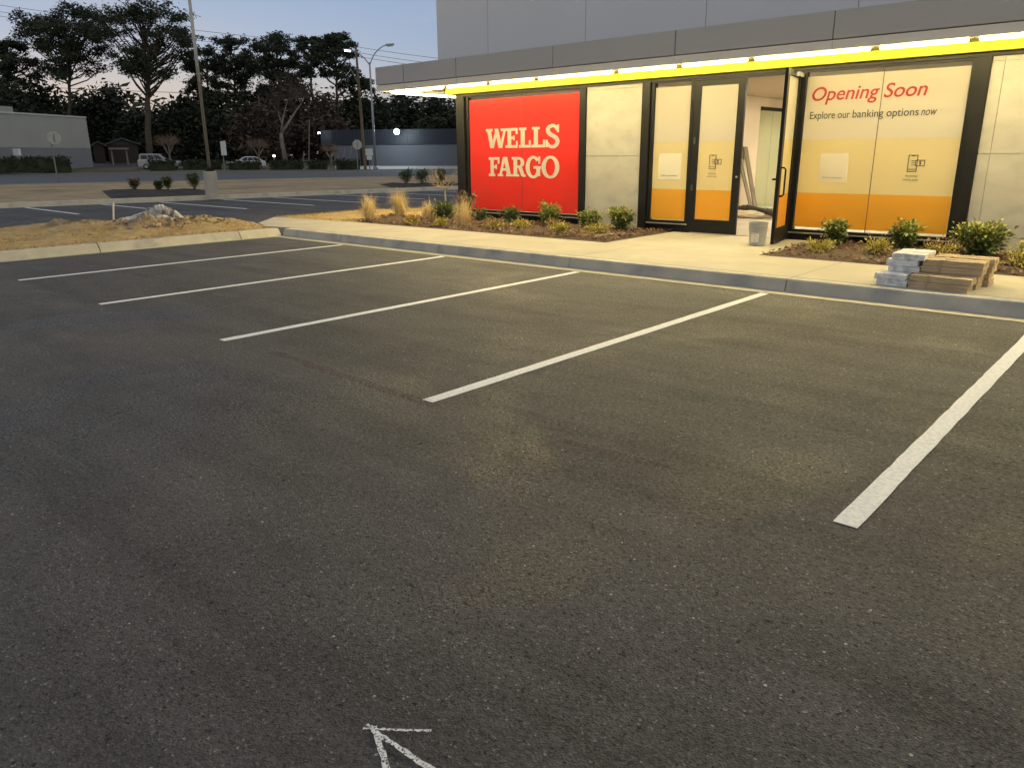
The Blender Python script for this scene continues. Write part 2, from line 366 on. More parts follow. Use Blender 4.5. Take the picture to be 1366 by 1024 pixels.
def sheet(name, poly, z, m, kind='structure'):
    b = MB(); b.face([(x, y, z) for x, y in poly]); return struct(b.build(name, m), kind)
def kline(y): return -19.45+(y-2)*(3.72/22)          # far kerb of the second lot
sheet('parking_lot', [(kline(-40)+.2, -40), (45, -40), (45, 48), (kline(48)+.2, 48)], 0, M_ASPH)
def road_strip(name, A, B, m, dz, nseg=30):
    b = MB()
    for k in range(nseg):
        t0, t1 = k/nseg, (k+1)/nseg
        P = [Vector(A[0]).lerp(Vector(A[1]), t0), Vector(A[0]).lerp(Vector(A[1]), t1), Vector(B[0]).lerp(Vector(B[1]), t1), Vector(B[0]).lerp(Vector(B[1]), t0)]
        for r in range(8):
            q = [P[0].lerp(P[3], r/8), P[1].lerp(P[2], r/8), P[1].lerp(P[2], (r+1)/8), P[0].lerp(P[3], (r+1)/8)]
            b.face([(p.x, p.y, zt(p.x, p.y)+dz) for p in q])
    return struct(b.build(name, m))
NEAR = ((-61, -38), (-20, 75)); FAR = ((-150, -35), (-12, 87))
road_strip('road', NEAR, FAR, M_ROAD, .0)
sheet('roadside_verge', [(kline(-40), -40), (kline(48), 48), (-29.5, 48), (-61.6, -40)], .10, M_VERGE)
# pale concrete edge along the near and far side of the road
def edge_strip(name, A, B, wd, z, m):
    a, b_ = Vector(A), Vector(B); d = (b_-a).normalized(); nn = Vector((-d.y, d.x)); q = MB(); k = 24
    for i in range(k):
        p0, p1 = a.lerp(b_, i/k), a.lerp(b_, (i+1)/k)
        q.face([(p.x, p.y, zt(p.x, p.y)+z) for p in (p0, p1, p1+nn*wd, p0+nn*wd)])
    return struct(q.build(name, m))
edge_strip('road_kerb', FAR[0], FAR[1], 1.0, .05, mat('far_kerb', (.30, .30, .29), .9, .05, 1))
edge_strip('road_kerb', (NEAR[0][0]+.5, NEAR[0][1]), (NEAR[1][0]+.5, NEAR[1][1]), .5, .112, mat('far_kerb', (.3, .3, .29)))
M_FARLOT = mat('far_lot', (.10, .105, .11), .85, .1, .5)
sheet_pts = [stand(-120, 112), stand(182, 113), stand(185, 170), stand(-140, 170)]
road_strip('far_parking_lot', ((sheet_pts[0].x, sheet_pts[0].y), (sheet_pts[1].x, sheet_pts[1].y)), ((sheet_pts[3].x, sheet_pts[3].y), (sheet_pts[2].x, sheet_pts[2].y)), M_FARLOT, .01)
a0, a1, a2, a3 = stand(446, 97), stand(640, 96), stand(640, 140), stand(446, 130)
road_strip('far_forecourt', ((a0.x, a0.y), (a1.x, a1.y)), ((a3.x, a3.y), (a2.x, a2.y)), mat('forecourt', (.30, .30, .30), .9, .1, .4), .012)
a0, a1, a2, a3 = stand(185, 98), stand(446, 95), stand(446, 101), stand(185, 104)
road_strip('far_verge', ((a0.x, a0.y), (a1.x, a1.y)), ((a3.x, a3.y), (a2.x, a2.y)), mat('far_verge', (.15, .13, .09), .9, .2, .5), .014)

def kerb_run(name, pts, wd=.16, h=.15, z=0, m=None, lean=.06, joints=None, closed=False):
    """a kerb along pts; body on the left of the direction of travel, face leaning on the right side"""
    P = [Vector((p[0], p[1], 0)) for p in pts]; b = MB(); nP = len(P); R = []
    for k in range(nP):
        d0 = (P[k]-P[k-1]) if k or closed else None
        d1 = (P[(k+1) % nP]-P[k]) if k < nP-1 or closed else None
        dd = ((d0.normalized() if d0 else Vector())+(d1.normalized() if d1 else Vector())).normalized()
        nn = Vector((-dd.y, dd.x, 0))
        R.append([P[k]+Vector((0, 0, z)), P[k]+nn*lean*.75+Vector((0, 0, z+h*.86)), P[k]+nn*lean+Vector((0, 0, z+h*.96)), P[k]+nn*(lean+.02)+Vector((0, 0, z+h)), P[k]+nn*(lean+wd)+Vector((0, 0, z+h)), P[k]+nn*(lean+wd)+Vector((0, 0, z-.05))])
    for k in range(nP if closed else nP-1):
        A, B = R[k], R[(k+1) % nP]
        for j in range(5): b.face([A[j], B[j], B[j+1], A[j+1]])
    if not closed:
        for A in (R[0], R[-1]): b.face(A)
    return b.build(name, m or M_KERB)
def subdiv(pts, step=1.0):
    o = []
    for a, b in zip(pts, pts[1:]):
        k = max(1, int(hypot(b[0]-a[0], b[1]-a[1])/step))
        for i in range(k): o.append((a[0]+(b[0]-a[0])*i/k, a[1]+(b[1]-a[1])*i/k))
    return o+[pts[-1]]
def with_joints(kb, spots):
    pass
# main kerb in front of the bank, stones of one pour split by joints
def kerb_stones(name, x0, joints, x1, y):
    e = [x0]+joints+[x1]
    for a, b_ in zip(e, e[1:]):
        struct(kerb_run(name, [(b_-.006, y), (a+.006, y)][::-1], m=M_KERB))
kerb_stones('kerb', -2.40, [-.42, 2.33, 5.12, 8.36], 15, 5.62)
sheet('gutter', [(-2.30, 5.38), (15, 5.38), (15, 5.622), (-2.42, 5.622)], .006, M_CONC)
# island kerb to the left of the stalls
for a, b_ in ((5.62, 4.72), (4.70, 2.02), (2.0, -.9), (-.92, -3.8), (-3.82, -25)):
    struct(kerb_run('island_kerb', [(-2.44, a), (-2.44, b_)][::-1], m=M_KERB, lean=.12))
sheet('island_gutter', [(-2.30, 5.38), (-2.44, 5.62), (-2.45, -25), (-2.30, -25)], .006, M_CONC)
# far kerb of the second lot
struct(kerb_run('lot_kerb', [(kline(-40)+.32, -40), (kline(48)+.32, 48)], wd=.25, h=.15, m=M_KERB, lean=.06))
sheet('lot_gutter', [(kline(-40)+.32, -40), (kline(48)+.32, 48), (kline(48)+.85, 48), (kline(-40)+.85, -40)], .005, M_CONC)

# sidewalk slab with its entrance apron
sw = [(-2.5, 5.86), (15, 5.86), (15, 7.55), (7.15, 7.55), (7.12, 9.9), (4.38, 9.9), (4.44, 7.55), (-2.55, 7.55), (-5.36, 7.27), (-4.15, 6.12), (-3.2, 5.72)]
b = MB(); b.prism(sw, -.05, .15); struct(b.build('sidewalk', M_CONC))
for x in (-.42, 2.33, 5.12, 8.36, 11.2): sheet('sidewalk_joint', [(x, 5.865), (x+.012, 5.865), (x+.012, 7.54), (x, 7.54)], .1525, mat('joint_line', (.2, .18, .15), .9))
sheet('sidewalk_joint', [(4.46, 7.54), (7.12, 7.54), (7.12, 7.553), (4.46, 7.553)], .1525, mat('joint_line', (.2, .18, .15)))

# ------------------------------------------------------------------ planted ground
def mound(name, poly, z, m, amp=.03, res=.12, kind='stuff', edge=.25, seed=0, extra=None):
    """uneven ground filling a polygon"""
    rnd = random.Random(seed)
    bm = bmesh.new(); vs = [bm.verts.new((x, y, 0)) for x, y in poly]; f = bm.faces.new(vs)
    x0, x1 = min(p[0] for p in poly), max(p[0] for p in poly); y0, y1 = min(p[1] for p in poly), max(p[1] for p in poly)
    for ax, a, c in ((0, x0, x1), (1, y0, y1)):
        k = int((c-a)/res)
        for i in range(1, k):
            co = [0, 0, 0]; co[ax] = a+(c-a)*i/k; no = [0, 0, 0]; no[ax] = 1
            bmesh.ops.bisect_plane(bm, geom=bm.verts[:]+bm.edges[:]+bm.faces[:], plane_co=co, plane_no=no)
    def dist(x, y):
        r = 9
        for (ax, ay), (bx, by) in zip(poly, poly[1:]+poly[:1]):
            t = max(0, min(1, ((x-ax)*(bx-ax)+(y-ay)*(by-ay))/((bx-ax)**2+(by-ay)**2+1e-9)))
            r = min(r, hypot(x-ax-t*(bx-ax), y-ay-t*(by-ay)))
        return r
    for v in bm.verts:
        e = smooth(0, edge, dist(v.co.x, v.co.y))
        v.co.z = z+e*(amp*rnd.random()+amp*.6*(1+sin(v.co.x*3.1+v.co.y*1.7)*cos(v.co.y*2.3)))+(extra(v.co.x, v.co.y)*e if extra else 0)
    me = bpy.data.meshes.new(name); bm.to_mesh(me); bm.free(); me.materials.append(m)
    o = bpy.data.objects.new(name, me); COL.objects.link(o); return struct(o, kind)
def inside(poly, x, y):
    r = False
    for (ax, ay), (bx, by) in zip(poly, poly[1:]+poly[:1]):
        if (ay > y) != (by > y) and x < (bx-ax)*(y-ay)/(by-ay)+ax: r = not r
    return r
def scatter(poly, n, seed):
    rnd = random.Random(seed); x0, x1 = min(p[0] for p in poly), max(p[0] for p in poly); y0, y1 = min(p[1] for p in poly), max(p[1] for p in poly); o = []
    while len(o) < n:
        x, y = rnd.uniform(x0, x1), rnd.uniform(y0, y1)
        if inside(poly, x, y): o.append((x, y))
    return o
MUL_L = [(-2.45, 7.57), (4.42, 7.57), (4.36, 9.88), (-1.44, 9.88), (-1.44, 14), (-3.2, 14), (-2.9, 10.6), (-2.05, 9.45), (-2.6, 9.2), (-3.4, 9.55), (-3.1, 8.5)]
MUL_R = [(7.17, 7.57), (15, 7.57), (15, 9.88), (7.14, 9.88)]
mound('mulch_bed', MUL_L, .14, M_MULCH, .035, seed=1)
mound('mulch_bed', MUL_R, .14, M_MULCH, .035, seed=2)
def chips(name, poly, n, seed, z=.17):
    rnd = random.Random(seed); b = MB()
    for x, y in scatter(poly, n, seed):
        a = rnd.uniform(0, 2*pi); ln = rnd.uniform(.012, .05); wd = rnd.uniform(.005, .014); t = rnd.uniform(-.5, .5)
        d = Vector((cos(a)*cos(t), sin(a)*cos(t), sin(t))); s_ = Vector((-sin(a), cos(a), rnd.uniform(-.5, .5))).normalized()
        b.obox((x, y, z+rnd.uniform(.0, .035)), d*ln, s_*wd, d.cross(s_)*.003)
    return struct(b.build(name, M_CHIP), 'stuff')
chips('mulch_chips', MUL_L, 5200, 3); chips('mulch_chips', MUL_R, 2600, 4)
GRASS_STRIP = [(-5.3, 7.29), (-2.47, 7.58), (-3.12, 8.5), (-3.42, 9.57), (-2.62, 9.22), (-2.07, 9.47), (-2.92, 10.6), (-3.22, 14), (-4.6, 14), (-4.45, 12.1), (-5.45, 10)]
mound('dead_grass', GRASS_STRIP, .13, M_DEAD, .03, seed=5)
def rub(x, y):
    return .16*math.exp(-((x+4.4)**2/1.2+(y-4.3)**2/2.2))+.12*math.exp(-((x+5.2)**2/1.6+(y-2.6)**2/.9))
ISLAND = [(-2.62, 5.55), (-2.62, -25), (-7.6, -25), (-7.6, -3), (-6.9, 1.2), (-8.1, 2.9), (-7.9, 3.7), (-7.16, 4.6), (-6.34, 5.35), (-5.29, 5.9), (-4.49, 6.1), (-3.3, 5.68)]
ISL_TOP = [(-2.62, 5.55), (-2.62, -8), (-7.6, -8), (-7.6, -3), (-6.9, 1.2), (-8.1, 2.9), (-7.9, 3.7), (-7.16, 4.6), (-6.34, 5.35), (-5.29, 5.9), (-4.49, 6.1), (-3.3, 5.68)]
mound('dead_grass', ISL_TOP, .13, M_DEAD, .04, res=.16, seed=6, extra=rub)
struct(kerb_run('island_kerb', subdiv([(-3.3, 5.76), (-4.49, 6.2), (-5.29, 6.0), (-6.42, 5.45), (-7.26, 4.68), (-8.02, 3.78), (-8.22, 2.9), (-7.02, 1.15), (-7.72, -3), (-7.72, -8)], 9), wd=.1, m=M_CONC, lean=.02))
def blades(name, poly, n, seed, z, h, m, zf=None, dens=None):
    rnd = random.Random(seed); b = MB()
    for x, y in scatter(poly, n, seed):
        a = rnd.uniform(0, 2*pi); hh = h*rnd.uniform(.4, 1.2); wd = rnd.uniform(.004, .009); lx, ly = rnd.gauss(0, .8)*hh, rnd.gauss(0, .8)*hh
        zz = z+(zf(x, y) if zf else 0)
        b.face([(x-cos(a)*wd, y-sin(a)*wd, zz), (x+cos(a)*wd, y+sin(a)*wd, zz), (x+lx, y+ly, zz+hh)])
    return struct(b.build(name, m), 'stuff')
NEARISL = [(-2.64, 5.5), (-2.64, -1), (-6.9, -1), (-6.9, 1.3), (-7.9, 2.9), (-7.1, 4.5), (-5.3, 5.8), (-3.3, 5.6)]
blades('dead_grass_blades', NEARISL, 26000, 8, .15, .05, M_BLADE, zf=lambda x, y: rub(x, y)*.9)
blades('dead_grass_blades', GRASS_STRIP, 9000, 9, .15, .05, M_BLADE)
# dark beds by the far kerb of the second lot
M_FARMULCH = mat('far_mulch', (.035, .026, .022), .95, .3, 6)
BED1 = [(-27.2, 11.6), (kline(8.6)-.1, 8.6), (kline(11.7)-.1, 11.9), (-22.8, 14.6), (-24.5, 14.6)]
BED2 = [(-22.0, 24.0), (kline(20.6)-.1, 20.6), (kline(25)-.1, 25), (-19.0, 27.2)]
mound('mulch_bed', BED1, .12, M_FARMULCH, .05, res=.4, seed=12, edge=.5)
mound('mulch_bed', BED2, .12, M_FARMULCH, .05, res=.4, seed=13, edge=.5)

# ------------------------------------------------------------------ painted lines and chalk
def painted(name, a, b_, wd, z, m, seed, wob=.003):
    rnd = random.Random(seed); a, b_ = Vector(a), Vector(b_); d = (b_-a); ln = d.length; d /= ln; nn = Vector((-d.y, d.x)); k = max(6, int(ln/.12)); q = MB()
    ed = [[nn*(s*wd/2+rnd.uniform(-wob, wob)) for s in (-1, 1)] for _ in range(k+1)]
    for i in range(k):
        p0, p1 = a.lerp(b_, i/k), a.lerp(b_, (i+1)/k)
        c = [p0+ed[i][0], p1+ed[i+1][0], p1+ed[i+1][1], p0+ed[i][1]]
        q.face([(p.x, p.y, z) for p in c])
    return struct(q.build(name, m))
for i in range(6): painted('parking_line', (i*2.743, 0), (i*2.743, 5.36), .105, .004, M_PAINT, 20+i)
for i, (y, x1) in enumerate(((.6, -12.9), (3.05, -12.9), (5.5, -13.0), (7.84, -12.9), (9.75, -10.9), (12.05, -10.6), (14.05, -10.6), (16.8, -10.3), (19.2, -10.2), (21.6, -10.2))):
    painted('parking_line', (kline(y)+.9, y+.05), (x1-.0, y-.05), .12, .004, M_PAINT, 40+i)
painted('red_chalk_line', (6.2, .06), (8.35, -.03), .085, .004, M_RED_CHALK, 60, .02)
painted('red_chalk_line', (9.4, .01), (10.05, .06), .075, .004, M_RED_CHALK, 61, .02)
def chalk_stroke(b, a, c, wd, seed, ends):
    rnd = random.Random(seed); a, c = Vector(a), Vector(c); d = c-a; nn = Vector((-d.y, d.x)).normalized(); k = 26
    ed = [[nn*(s*wd/2*(ends[0]+(ends[1]-ends[0])*i/k)+rnd.uniform(-.0025, .0025)) for s in (-1, 1)] for i in range(k+1)]
    for i in range(k):
        p0, p1 = a.lerp(c, i/k), a.lerp(c, (i+1)/k)
        b.face([(p.x, p.y, .004+seed*.0006) for p in (p0+ed[i][0], p1+ed[i+1][0], p1+ed[i+1][1], p0+ed[i][1])])
b = MB()
chalk_stroke(b, (10.357, -2.194), (10.514, -2.071), .009, 1, (.8, 1))
chalk_stroke(b, (10.375, -2.170), (10.75, -2.354), .021, 2, (.8, 1.1))
chalk_stroke(b, (10.385, -2.180), (10.80, -2.163), .020, 3, (.7, 1.2))
chalk_stroke(b, (10.347, -2.180), (10.381, -2.172), .009, 4, (1, 1))
struct(b.build('chalk_arrow', M_CHALK))

# ------------------------------------------------------------------ the bank
WY = 9.92                                             # plane of the shop windows
bank = thing('bank_building', 'low bank building with grey canopy, lit yellow band and vinyl covered windows', 'building', (4, 9.92, .15))
def part(name, mb, m, parent=bank, **k): return mb.build(name, m, parent, **k)
# concrete walls
for x0, x1 in ((2.27, 3.575), (9.315, 15.2)):
    b = MB()
    for z0, z1 in ((.05, 1.548), (1.556, 2.795), (2.80, 2.95)):
        if x0 < 3: b.box(x0, x1, WY-.02, WY+.2, z0, z1)
        else: b.box(x0, 9.47, WY-.02, WY+.2, z0, z1); b.box(9.476, 12.4, WY-.017, WY+.2, z0, z1); b.box(12.406, x1, WY-.02, WY+.2, z0, z1)
    b.box(x0+.01, x1-.01, WY, WY+.18, .06, 2.94)
    part('concrete_wall', b, M_PANEL)
b = MB(); b.box(-1.44, -1.2, WY+.1, 20, .05, 3.0); b.box(-1.2, 15.2, 19.8, 20, .05, 3.0); b.box(15, 15.2, WY+.2, 19.8, .05, 3.0); part('back_wall', b, M_PANEL)
# canopy: fascia panels above a pale trim, soffit, roof
CX0, CY0 = -3.24, 9.0; seams = [CX0, -2.24, -.54, 2.1, 4.74, 7.37, 10.0, 12.6, 15.3]
for a, c in zip(seams, seams[1:]):
    b = MB(); b.box(a+.006, c-.006, CY0, CY0+.06, 3.185, 3.57); part('fascia_panel', b, M_FASCIA, bevel=.004)
    b = MB(); b.box(a+.003, c-.003, CY0+.012, CY0+.06, 3.045, 3.172); part('fascia_trim', b, M_BAND, bevel=.003)
for a, c in ((CY0+.06, 11.6), (11.612, 14.2)):
    b = MB(); b.box(CX0, CX0+.05, a, c, 3.185, 3.57); part('fascia_panel', b, M_FASCIA)
    b = MB(); b.box(CX0+.01, CX0+.05, a, c, 3.045, 3.172); part('fascia_trim', b, M_BAND)
b = MB(); b.box(CX0+.05, 15.3, CY0+.06, 14.2, 3.065, 3.2); part('soffit', b, M_SOFFIT)
b = MB(); b.box(CX0+.055, 15.29, CY0+.065, 14.19, 3.205, 3.53); part('canopy_roof', b, M_SEAM)
# upper wall of tall pale panels
us = [-2.25, -.62, 2.05, 4.69, 7.31, 9.95, 12.6, 15.2]
for a, c in zip(us, us[1:]):
    b = MB(); b.box(a+.006, c-.006, 10.1, 10.16, 3.5, 7.2); part('upper_wall_panel', b, M_UPPER)
b = MB(); b.box(-2.24, 15.19, 10.155, 19.9, 3.535, 7.19); part('upper_wall', b, M_UPPER)
# lit yellow header band
b = MB(); b.box(-1.66, 15.2, 9.75, 9.9, 2.925, 3.06); b.box(-1.66, -1.46, 9.9, 16, 2.925, 3.06)
part('header_band', b, M_YELLOW, bevel=.004)
b = MB(); b.box(-1.44, 15.2, 9.86, 9.915, 2.868, 2.922); part('header_frame', b, M_BLACK)
# light tubes under the canopy edge
CYT = True
def aim_tube(b, d):
    for i, f in enumerate(b.f):
        m_ = sum((Vector(b.v[k]) for k in f), Vector())/len(f); off = (m_.y-9.12)*d[1] if d[1] else (m_.x+2.9)*d[0]
        b.k[i] = 1 if off > .004 else 0
gaps = [-2.90, -1.0, .29, 1.59, 3.48, 4.77, 6.07, 7.95, 9.21, 10.5, 12.4, 13.7, 15.2]
for a, c in zip(gaps, gaps[1:]):
    h = MB(); h.box(a+.02, c-.02, 9.07, 9.17, 3.04, 3.064); hs = part('light_strip', h, M_HOUSING)
    b = MB(); b.tube([(a+.065, 9.12, 3.018), (a+.08, 9.12, 3.018), (c-.08, 9.12, 3.018), (c-.065, 9.12, 3.018)], [.016, .03, .03, .016], 16)
    aim_tube(b, (0, -1) if b.v[0][1] < 9.16 and a > -2.95 and c < 16 and CYT else (-1, 0)); part('light_tube', b, [M_LED, M_LEDF], hs, smooth_=True)
CYT = False
for a, c in ((9.17, 11.05), (11.05, 12.9)):
    h = MB(); h.box(-2.95, -2.85, a+.02, c-.02, 3.04, 3.064); hs = part('light_strip', h, M_HOUSING)
    b = MB(); b.tube([(-2.9, a+.03, 3.018), (-2.9, a+.05, 3.018), (-2.9, c-.05, 3.018), (-2.9, c-.03, 3.018)], [.016, .03, .03, .016], 12)
    aim_tube(b, (0, -1) if b.v[0][1] < 9.16 and a > -2.95 and c < 16 and CYT else (-1, 0)); part('light_tube', b, [M_LED, M_LEDF], hs, smooth_=True)
# mullions
for x0, x1 in ((-1.45, -1.19), (2.115, 2.265), (3.58, 3.755), (9.135, 9.31)):
    b = MB(); b.box(x0, x1, WY-.06, WY+.1, .08, 2.866); part('mullion', b, M_BLACK, bevel=.004)
def window(x0, x1, zs, zt_, films, split=None):
    """shop window: dark frame, clear glass and vinyl films stuck on its outside"""
    f = MB(); f.box(x0-.06, x0, WY-.03, WY+.08, zs, zt_+.03); f.box(x1, x1+.06, WY-.03, WY+.08, zs, zt_+.03)
    f.box(x0, x1, WY-.03, WY+.08, zt_, zt_+.03); f.box(x0, x1, WY-.03, WY+.08, zs, zs+.045)
    w_ = part('shop_window', f, M_BLACK)
    s_ = MB(); s_.box(x0-.06, x1+.06, WY-.02, WY+.09, .05, zs-.022); part('base_panel', s_, M_BLACK, w_)
    s_ = MB(); s_.box(x0-.06, x1+.06, WY-.055, WY+.02, zs-.02, zs-.002); part('sill', s_, M_SILL, w_)
    g_ = MB(); g_.box(x0, x1, WY+.006, WY+.014, zs+.045, zt_); part('glass', g_, M_GLASS, w_)
    cells = [(x0+.012, x1-.012)] if split is None else [(x0+.012, split-.006), (split+.006, x1-.012)]
    for z0, z1, m in films:
        for a, c in cells:
            q = MB(); q.box(a, c, WY+.001, WY+.005, z0, z1); part('vinyl_film', q, m, w_)
    if split is not None:
        q = MB(); q.box(split-.005, split+.005, WY+.0, WY+.0055, zs+.045, zt_); part('glass_joint', q, M_SEAM, w_)
    return w_
BANDS = ((.372, .938, M_ORANGE), (.939, 1.788, M_SAND), (1.789, 2.765, M_PALE))
wr = window(-1.08, 2.09, .315, 2.845, ((.375, 2.785, M_RED),), .52)
wl = window(3.835, 4.60, .31, 2.845, BANDS)
wo = window(6.69, 9.07, .285, 2.835, BANDS, 7.875)

# slab serif lettering on the red window, drawn from strokes in sign units
def slab(pieces, x_of, z0, k, name):
    b = MB()
    for i, poly in enumerate(pieces):
        area = sum(p[0]*q[1]-q[0]*p[1] for p, q in zip(poly, poly[1:]+poly[:1]))
        if area < 0: poly = poly[::-1]
        b.prism([(x_of(px), z0+pz*k) for px, pz in poly], WY-.000, WY-.0012-.00008*i, fn=lambda a, c, d: (a, d, c))
    return part(name, b, M_CREAM, wr)
def R4(x0, x1, y0, y1): return [(x0, y0), (x1, y0), (x1, y1), (x0, y1)]
def ST(x0, y0, x1, y1, w0, w1=None):
    w1 = w1 or w0; return [(x0-w0/2, y0), (x0+w0/2, y0), (x1+w1/2, y1), (x1-w1/2, y1)]
def RIB(pts, wds):
    L_, R_ = [], []; P = [Vector(p) for p in pts]
    for i, p in enumerate(P):
        d = (P[min(i+1, len(P)-1)]-P[max(i-1, 0)]).normalized(); nn = Vector((-d.y, d.x)); wv = wds[i] if isinstance(wds, (list, tuple)) else wds
        L_.append(tuple(p+nn*wv/2)); R_.append(tuple(p-nn*wv/2))
    return [[L_[i], L_[i+1], R_[i+1], R_[i]] for i in range(len(P)-1)]
def ARC(cx, cy, rx, ry, a0, a1, wx, wy, k=22):
    o = []
    for i in range(k):
        t0, t1 = radians(a0+(a1-a0)*i/k), radians(a0+(a1-a0)*(i+1)/k)
        o.append([(cx+rx*cos(t0), cy+ry*sin(t0)), (cx+rx*cos(t1), cy+ry*sin(t1)), (cx+(rx-wx)*cos(t1), cy+(ry-wy)*sin(t1)), (cx+(rx-wx)*cos(t0), cy+(ry-wy)*sin(t0))])
    return o
def spl(pts, k=5):
    P = [Vector(p) for p in pts]; o = []
    for i in range(len(P)-1):
        a, b_, c, d = P[max(i-1, 0)], P[i], P[i+1], P[min(i+2, len(P)-1)]
        for j in range(k):
            t = j/k; o.append(tuple(.5*((2*b_)+(c-a)*t+(2*a-5*b_+4*c-d)*t*t+(3*b_-a-3*c+d)*t**3)))
    return o+[tuple(P[-1])]
W_ = [ST(218, 250, 262, 0, 52), ST(330, 250, 268, 0, 34), ST(322, 250, 378, 0, 52), ST(440, 250, 384, 0, 32), R4(180, 270, 216, 250), R4(383, 470, 216, 250)]
E_ = [R4(474, 524, 0, 250), R4(470, 608, 216, 250), R4(446, 608, 0, 34), R4(524, 568, 110, 142), R4(582, 608, 172, 217), R4(586, 611, 33, 88), R4(548, 570, 96, 156)]
L_ = [R4(648, 702, 0, 252), R4(626, 722, 220, 252), R4(626, 780, 0, 34), R4(754, 780, 33, 92)]
L2 = [R4(818, 870, 0, 254), R4(796, 892, 222, 254), R4(788, 960, 0, 34), R4(934, 960, 33, 94)]
sp = spl([(1106, 208), (1082, 250), (1048, 262), (1008, 244), (994, 204), (1018, 164), (1060, 136), (1098, 108), (1112, 66), (1092, 22), (1050, 6), (1010, 20), (988, 60)], 5)
S_ = RIB(sp, [24+26*sin(pi*i/(len(sp)-1))**.6 for i in range(len(sp))])+[R4(1104, 1130, 180, 272), R4(968, 992, 0, 92)]
kx = 2.11/955
row = lambda px: -.55+(px-180)*kx
slab(W_+E_+L_+L2+S_, row, 1.735, .415/250, 'lettering')
F_ = [R4(234, 282, 0, 250), R4(212, 360, 216, 250), R4(335, 361, 165, 217), R4(282, 326, 108, 140), R4(304, 326, 92, 156), R4(210, 300, 0, 32)]
A_ = [ST(370, 0, 424, 250, 32), ST(494, 0, 440, 250, 54), R4(386, 482, 74, 104), R4(334, 410, 0, 30), R4(450, 545, 0, 30), R4(412, 458, 232, 252)]
R_ = [R4(552, 602, 0, 250), R4(530, 625, 218, 250), R4(548, 625, 0, 30)]+ARC(628, 180, 66, 70, -90, 90, 46, 33)+[R4(600, 630, 110, 142), R4(600, 630, 217, 250), ST(640, 118, 680, 6, 50, 46), R4(668, 712, -2, 26)]
G_ = ARC(812, 122, 98, 142, 40, 330, 50, 34, 34)+[R4(876, 900, 165, 256), R4(818, 908, 104, 134), R4(852, 900, 10, 105)]
O_ = ARC(1028, 122, 109, 142, 0, 360, 50, 34, 44)
slab(F_+A_+R_+G_+O_, row, 1.125, .415/250, 'lettering')

mesh_text('Opening Soon', 6.80, 8.52, 2.325, 2.60, WY-.001, .004, .21, parent=wo, m=M_REDINK, bold=.008)
mesh_text('Explore our', 6.795, 7.432, 2.075, 2.225, WY-.001, .004, 0, parent=wo, m=M_INK, bold=.002); mesh_text('banking options', 7.475, 8.44, 2.075, 2.225, WY-.001, .004, 0, parent=wo, m=M_INK, bold=.002)
mesh_text('now', 8.475, 8.69, 2.108, 2.188, WY-.001, .004, .25, parent=wo, m=M_INK)
def phone_icon(x, z, k, parent, WY=WY):
    b = MB(); t = .009
    def rect(x0, x1, z0, z1, d):
        y0, y1 = WY-.004-d, WY
        b.box(x0, x1, y0, y1, z0, z0+t); b.box(x0, x1, y0, y1, z1-t, z1); b.box(x0, x0+t, y0, y1, z0+t, z1-t); b.box(x1-t, x1, y0, y1, z0+t, z1-t)
    rect(x, x+.135*k, z, z+.25*k, 0)
    b.box(x+.01, x+.125*k, WY-.0045, WY, z+.035*k, z+.035*k+t*.8); b.box(x+.05*k, x+.085*k, WY-.0045, WY, z+.232*k, z+.24*k)
    rect(x+.105*k, x+.24*k, z+.085*k, z+.175*k, .0006)
    for q in (.16, .13, .10): b.box(x+.05*k, x+.1*k, WY-.0046, WY, z+q*k, z+q*k+t*.7)
    part('printed_icon', b, M_INK, parent)
    mesh_text('$', x+.155*k, x+.19*k, z+.098*k, z+.162*k, WY-.001, .005, parent=parent, m=M_INK)
phone_icon(8.385, 1.29, 1.0, wo)
mesh_text('Banking', 8.375, 8.535, 1.21, 1.245, WY-.001, .003, parent=wo, m=M_GREYINK); mesh_text('made easy', 8.35, 8.565, 1.155, 1.19, WY-.001, .003, parent=wo, m=M_GREYINK)
def card(x0, x1, z0, z1, parent):
    b = MB(); b.box(x0, x1, WY-.002, WY+.0008, z0, z1); part('pale_card', b, M_CARD, parent)
    mesh_text('Book an appointment', x0+.07, x1-.07, z0+.05, z0+.085, WY-.0022, .002, parent=parent, m=M_GREYINK)
card(7.04, 7.49, 1.12, 1.575, wo); card(3.98, 4.455, 1.12, 1.59, wl)

# double entrance door: closed leaf, open leaf, jambs
b = MB(); b.box(6.555, 6.63, WY-.05, WY+.1, .15, 2.866); part('door_jamb', b, M_BLACK, bevel=.003)
b = MB(); b.box(4.64, 6.555, WY-.04, WY+.1, 2.835, 2.868); part('door_head', b, M_BLACK)
def door_leaf(place, icon):
    """1.0 m leaf in local u (along), v (outwards), z; place maps to the world"""
    def bx(b, u0, u1, v0, v1, z0, z1):
        b.prism([(u0, v0), (u1, v0), (u1, v1), (u0, v1)], z0, z1, fn=lambda a, c, d: (*place(a, c), d))
    f = MB(); bx(f, 0, .155, -.025, .025, .165, 2.83); bx(f, .865, 1.0, -.025, .025, .165, 2.83)
    bx(f, .155, .865, -.025, .025, .165, .405); bx(f, .155, .865, -.025, .025, 2.745, 2.83)
    d = part('glass_door', f, M_BLACK)
    q = MB(); bx(q, .155, .865, -.004, .004, .405, 2.745); part('glass', q, M_GLASS, d)
    for z0, z1, m in ((.41, .938, M_ORANGE), (.939, 1.788, M_SAND), (1.789, 2.735, M_PALE)):
        q = MB(); bx(q, .16, .86, .005, .008, z0, z1); part('vinyl_film', q, m, d)
    return d, bx
dl, _bx = door_leaf(lambda u, v: (4.645+u, WY-v), True)
phone_icon(5.035, 1.31, 1.0, dl, WY-.0085)
